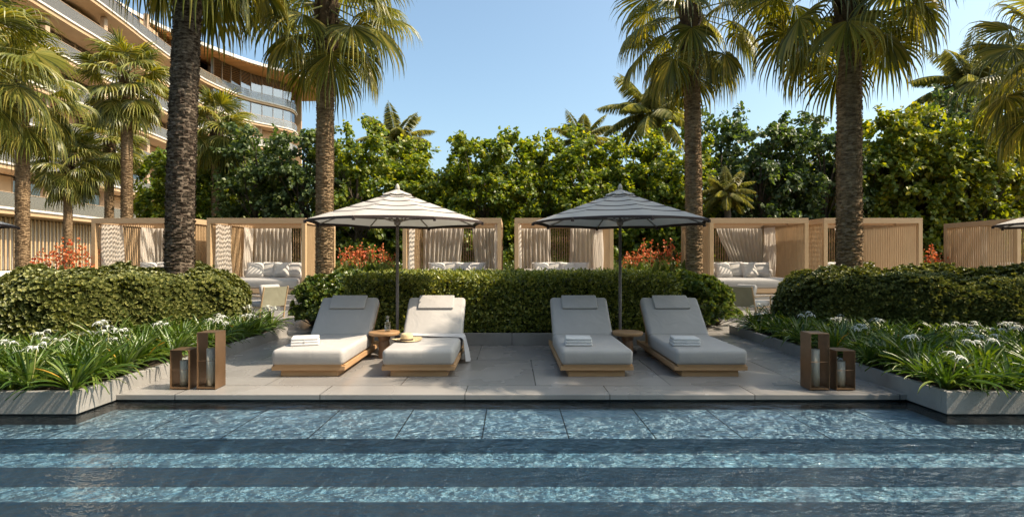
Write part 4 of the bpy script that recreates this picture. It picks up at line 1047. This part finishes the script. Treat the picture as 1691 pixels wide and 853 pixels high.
# throw over the second lounger's right side
g = MB(); prof = [(-1.60, .357), (-1.5, .358), (-1.3, .361), (-1.1, .362), (-.9, .361), (-.78, .360), (-.725, .352), (-.700, .32), (-.690, .26), (-.682, .18), (-.668, .10), (-.655, .035)]
pr = np.array(resample(prof, .022)); nu = len(pr); nv = 15; v = np.linspace(0, 1, nv); P = np.zeros((nu, nv, 3))
for i, (x, z) in enumerate(pr):
    f = i / nu; hang = max(0, (.33 - z) / .3); wd = .34 + .06 * f - .1 * hang
    y = 7.78 - .10 * f - .12 * hang + v * wd + .02 * math.sin(f * 14)
    fold = .012 * np.sin(v * 19 + f * 5) + .006 * np.sin(v * 37 + f * 9)
    P[i, :, 0] = x + hang * (fold * 2.6 + .02); P[i, :, 1] = y; P[i, :, 2] = z + (1 - hang) * np.abs(fold) + .002
g.grid(P); g.grid((P + np.array([-.003, 0, -.004]))[::-1])
tag(g.build('throw_blanket', M['throw'], None, True), 'grey throw blanket draped across the second lounger and down its side', 'blanket')

# ================================================================ SIDE TABLES, CARAFE
def side_table():
    r = empty('side_table'); g = MB(); g.lathe([(.19, .345), (.222, .352), (.232, .372), (.230, .392), (.222, .400)], 40); g.build('table_top', M['table_wood'], r, 'auto')
    g = MB(); g.lathe([(.082, 0), (.086, .004), (.084, .20), (.080, .235), (.072, .262), (.088, .285), (.094, .31), (.094, .3445)], 14); g.build('pedestal', M['pedestal'], r, 'auto')
    return r
t0 = side_table(); t0.location = (-1.93, 8.05, 0); tag(t0, 'round wooden side table carrying the glass carafe between the left loungers', 'side table', 'round side tables between the loungers')
t1 = copy_tree(t0, (1.745, 8.05, 0), .4, 'empty round wooden side table between the two right loungers')
r = empty('glass_carafe', (-1.875, 8.03, .4), .2)
g = MB(); g.bbox(-.042, .042, -.042, .042, .002, .15, .012); g.lathe([(.028, .1505), (.018, .165), (.018, .19)], 12); g.build('bottle', M['carafe'], r, 'auto')
g = MB(); g.bbox(-.034, .034, -.034, .034, .010, .085, .01); g.build('water', M['carafe'], r)
g = MB(); g.lathe([(.014, .191), (.022, .20), (.026, .218), (.018, .235), (.004, .24)], 12); g.build('stopper', M['carafe'], r, True)
tag(r, 'square glass carafe with stopper standing on the left side table', 'carafe')

# ================================================================ LANTERNS
def lantern(x0, x1, y0, y1, h, label):
    cx, cyy = (x0 + x1) / 2, (y0 + y1) / 2; r = empty('lantern', (cx, cyy, 0)); w = (x1 - x0) / 2; d = (y1 - y0) / 2; t_ = .006
    g = MB(); g.box(-w, -w + t_, -d, d, .006, h - t_); g.box(w - t_, w, -d, d, .006, h - t_)
    g.box(-w, w, -d, d, h - t_ + .0005, h); g.box(-w + t_ + .0005, w - t_ - .0005, -d + .004, d - .004, .012, .03); g.build('case', M['bronze'], r, bevel=.002)
    zz = h * .50; g = MB(); g.tube([(-w + t_, -d + .02, zz), (w - t_, -d + .02, zz)], .003, 6); g.tube([(-w + t_, d - .02, zz), (w - t_, d - .02, zz)], .003, 6); g.build('cross_wire', M['bronze'], r)
    g = MB(); s_ = 28; gh = h * .70; rr = .052
    g.lathe([(rr, .032), (rr, gh), (rr - .003, gh), (rr - .003, .036)], s_); g.build('glass', M['frosted'], r, True)
    g = MB(); g.lathe([(.036, .037), (.036, gh * .62), (.03, gh * .64)], 20); g.tube([(0, 0, gh * .64), (.002, 0, gh * .64 + .012)], .0015, 5); g.build('candle', M['wax'], r, 'auto')
    g = MB()
    for sx in (-1, 1):
        for sy in (-1, 1): g.lathe([(.008, 0), (.008, .0055)], 8, (sx * (w - .02), sy * (d - .02), 0))
    g.build('foot', M['bronze'], r)
    return tag(r, label, 'lantern', 'bronze candle lanterns at the pool edge')
lantern(-3.905, -3.69, 6.08, 6.30, .457, 'shorter bronze lantern at the left, next to the lily planter')
lantern(-3.605, -3.39, 6.09, 6.31, .655, 'taller bronze lantern of the left pair')
lantern(3.386, 3.60, 6.04, 6.26, .65, 'taller bronze lantern of the right pair')
lantern(3.68, 3.893, 6.04, 6.26, .457, 'shorter bronze lantern at the right, next to the lily planter')

# ================================================================ UMBRELLAS
def umbrella(rot):
    r = empty('sun_umbrella'); ZE, ZT, RR = 2.075, 2.60, 1.42
    g = MB(); g.tube([(0, 0, .03), (0, 0, 2.56)], .024, 16); g.build('pole', M['pole'], r, True)
    g = MB(); g.lathe([(.26, 0), (.26, .03), (.24, .04), (.05, .045), (.045, .25), (.03, .26)], 32); g.build('base', M['pole'], r, 'auto')
    g = MB(); g.lathe([(.025, 2.03), (.05, 2.04), (.055, 2.09), (.04, 2.12), (.025, 2.13)], 16); g.build('hub', M['pole'], r, True)
    g = MB(); g.lathe([(.02, 2.585), (.035, 2.60), (.038, 2.635), (.03, 2.67), (.012, 2.70), (.002, 2.705)], 16); g.build('finial', M['finial'], r, True)
    # canopy: 8 panels that sag between ribs; dark bands woven in
    fr = [0.02, .10, .125, .17, .20, .232, .28, .34, .355, .388, .45, .52, .535, .570, .62, .70, .71, .747, .80, .90, .97, 1.0]
    dark = {(.10, .125): 1, (.20, .21): 1, (.355, .365): 1, (.535, .548): 1, (.71, .725): 1}
    dk = [(.20, .232), (.355, .388), (.535, .570), (.71, .747), (.97, 1.0)]
    g = MB(); n = 8; sub = 8; na = n * sub
    def pt(f, k):
        a = 2 * math.pi * (k % na) / na + rot; loc = (k % sub) / sub; e = math.sin(loc * math.pi)
        ch = math.cos(math.pi / n) / math.cos((loc - .5) * 2 * math.pi / n)       # straight edge of the octagon
        rad = f * RR * ch / math.cos(math.pi / n) * math.cos(math.pi / n) if 0 else f * RR * (ch + (1 - ch) * .0)
        rad = f * RR * (ch / math.cos(math.pi / n)) * math.cos(math.pi / n) / 1.0
        rad = f * RR * ch * 1.0 / 1.0 + (f * RR * (1 - math.cos(math.pi / n))) * abs(math.cos(loc * math.pi)) ** 8 * 0
        z = ZT - (ZT - ZE) * f ** .93 - .035 * e * f * (1 - f) * 4 * .6 + .012 * e * f ** 3
        return (rad * math.cos(a), rad * math.sin(a), z)
    V = [pt(f, k) for f in fr for k in range(na)]
    for i in range(len(fr) - 1):
        mi = 1 if any(abs(fr[i] - a) < 1e-6 and abs(fr[i + 1] - b) < 1e-6 for a, b in dk) else 0
        g.add(V, [(i * na + k, (i + 1) * na + k, (i + 1) * na + (k + 1) % na, i * na + (k + 1) % na) for k in range(na)], mi)
    E = [pt(1, k) for k in range(na)]; E2 = [(x * 1.0, y * 1.0, z - .032) for x, y, z in E]
    g.add(E + E2, [(k, na + k, na + (k + 1) % na, (k + 1) % na) for k in range(na)], 1)
    c = g.build('canopy', [M['canopy'], M['stripe']], r, 'auto')
    # vent cap
    g = MB(); Vc = []
    for f in (.01, .08, .165, .172):
        for k in range(na):
            x, y, z = pt(f, k); Vc.append((x * 1.05, y * 1.05, z + .022))
    for i in range(3): g.add(Vc, [(i * na + k, (i + 1) * na + k, (i + 1) * na + (k + 1) % na, i * na + (k + 1) % na) for k in range(na)], 1 if i == 2 else 0)
    g.build('vent_cap', [M['canopy'], M['stripe']], r, 'auto')
    for k in range(8):
        def rp_(f, dz):
            x, y, z = pt(f, k * sub); return (x, y, z + dz)
        g = MB(); g.tube([rp_(.03, -.02), rp_(.35, -.022), rp_(.7, -.022), rp_(1.0, -.012)], .011, 6); rb = g.build('rib', M['pole'], r)
        x, y, z = rp_(.52, -.03); g = MB(); a = math.atan2(y, x); g.tube([(.05 * math.cos(a), .05 * math.sin(a), 2.09), (x, y, z)], .008, 6); g.build('strut', M['pole'], rb)
        x, y, z = rp_(1.0, -.02); g = MB(); g.box(x - .018, x + .018, y - .018, y + .018, z - .035, z + .01); g.build('tip', M['stripe'], rb)
    return r
u1 = umbrella(R(-90 - 12)); u1.location = (-1.85, 8.6, 0); tag(u1, 'left striped umbrella, sunlit pale canopy, over the lounger with the towel and side table', 'umbrella', 'striped umbrellas over the terrace')
u2 = copy_tree(u1, (1.745, 8.6, 0), R(18), 'right striped umbrella, canopy partly in palm shade, over the two right loungers')
u3 = copy_tree(u1, (10.15, 9.2, .03), R(30), 'umbrella mostly beyond the right edge, only its rim in view')
u4 = copy_tree(u1, (-10.45, 9.2, 0.03), R(9), 'umbrella mostly beyond the left edge, only its rim in view')

# ================================================================ LOUNGE CHAIRS BY THE STEPS
def chair():
    r = empty('lounge_chair')  # faces -x; origin below the seat
    for s_ in (-1, 1):
        g = MB(); g.tube([(.30, s_ * .32, .0), (.36, s_ * .32, .30), (.50, s_ * .32, .80)], .02, 8); g.build('leg', M['woodz'], r)
        g = MB(); g.tube([(-.36, s_ * .32, .0), (-.34, s_ * .32, .54)], .02, 8); g.build('leg', M['woodz'], r)
        g = MB(); g.box(-.40, .42, s_ * .32 - .03, s_ * .32 + .03, .545, .57); g.build('armrest', M['woodb'], r, bevel=.004)
        g = MB(); g.box(-.34, .34, s_ * .32 - .015, s_ * .32 + .015, .26, .30); g.build('rail', M['woodb'], r)
    g = MB(); g.grid(np.array([[(.36, y, .30), (.42, y, .52), (.49, y, .79)] for y in (-.30, -.1, .1, .30)])); g.grid(np.array([[(.37, y, .30), (.43, y, .52), (.50, y, .79)] for y in (-.30, -.1, .1, .30)])[::-1]); g.build('back_sling', M['sling'], r)
    slab_cushion(-.36, .32, -.29, .29, .28, .42, .05).build('seat_cushion', M['cushion'], r, True)
    b = slab_cushion(-.26, .26, -.05, .09, .0, .46, .05).build('back_cushion', M['cushion'], r, True); b.location = (.33, 0, .40); b.rotation_euler = (R(-17), 0, R(90))
    return r
c0 = chair(); c0.location = (-6.3, 13.6, 0); c0.rotation_euler = (0, 0, R(-35)); tag(c0, 'low wooden lounge chair with olive sling back, nearer one left of the steps', 'chair', 'lounge chairs before the cabana steps')
copy_tree(c0, (-7.75, 14.0, 0), R(192), 'low wooden lounge chair half hidden by the left rounded hedge')
copy_tree(c0, (6.1, 13.6, 0), R(215), 'low wooden lounge chair with olive back just left of the right rounded hedge')
copy_tree(c0, (7.6, 14.0, 0), R(-15), 'low wooden lounge chair half hidden by the right rounded hedge')
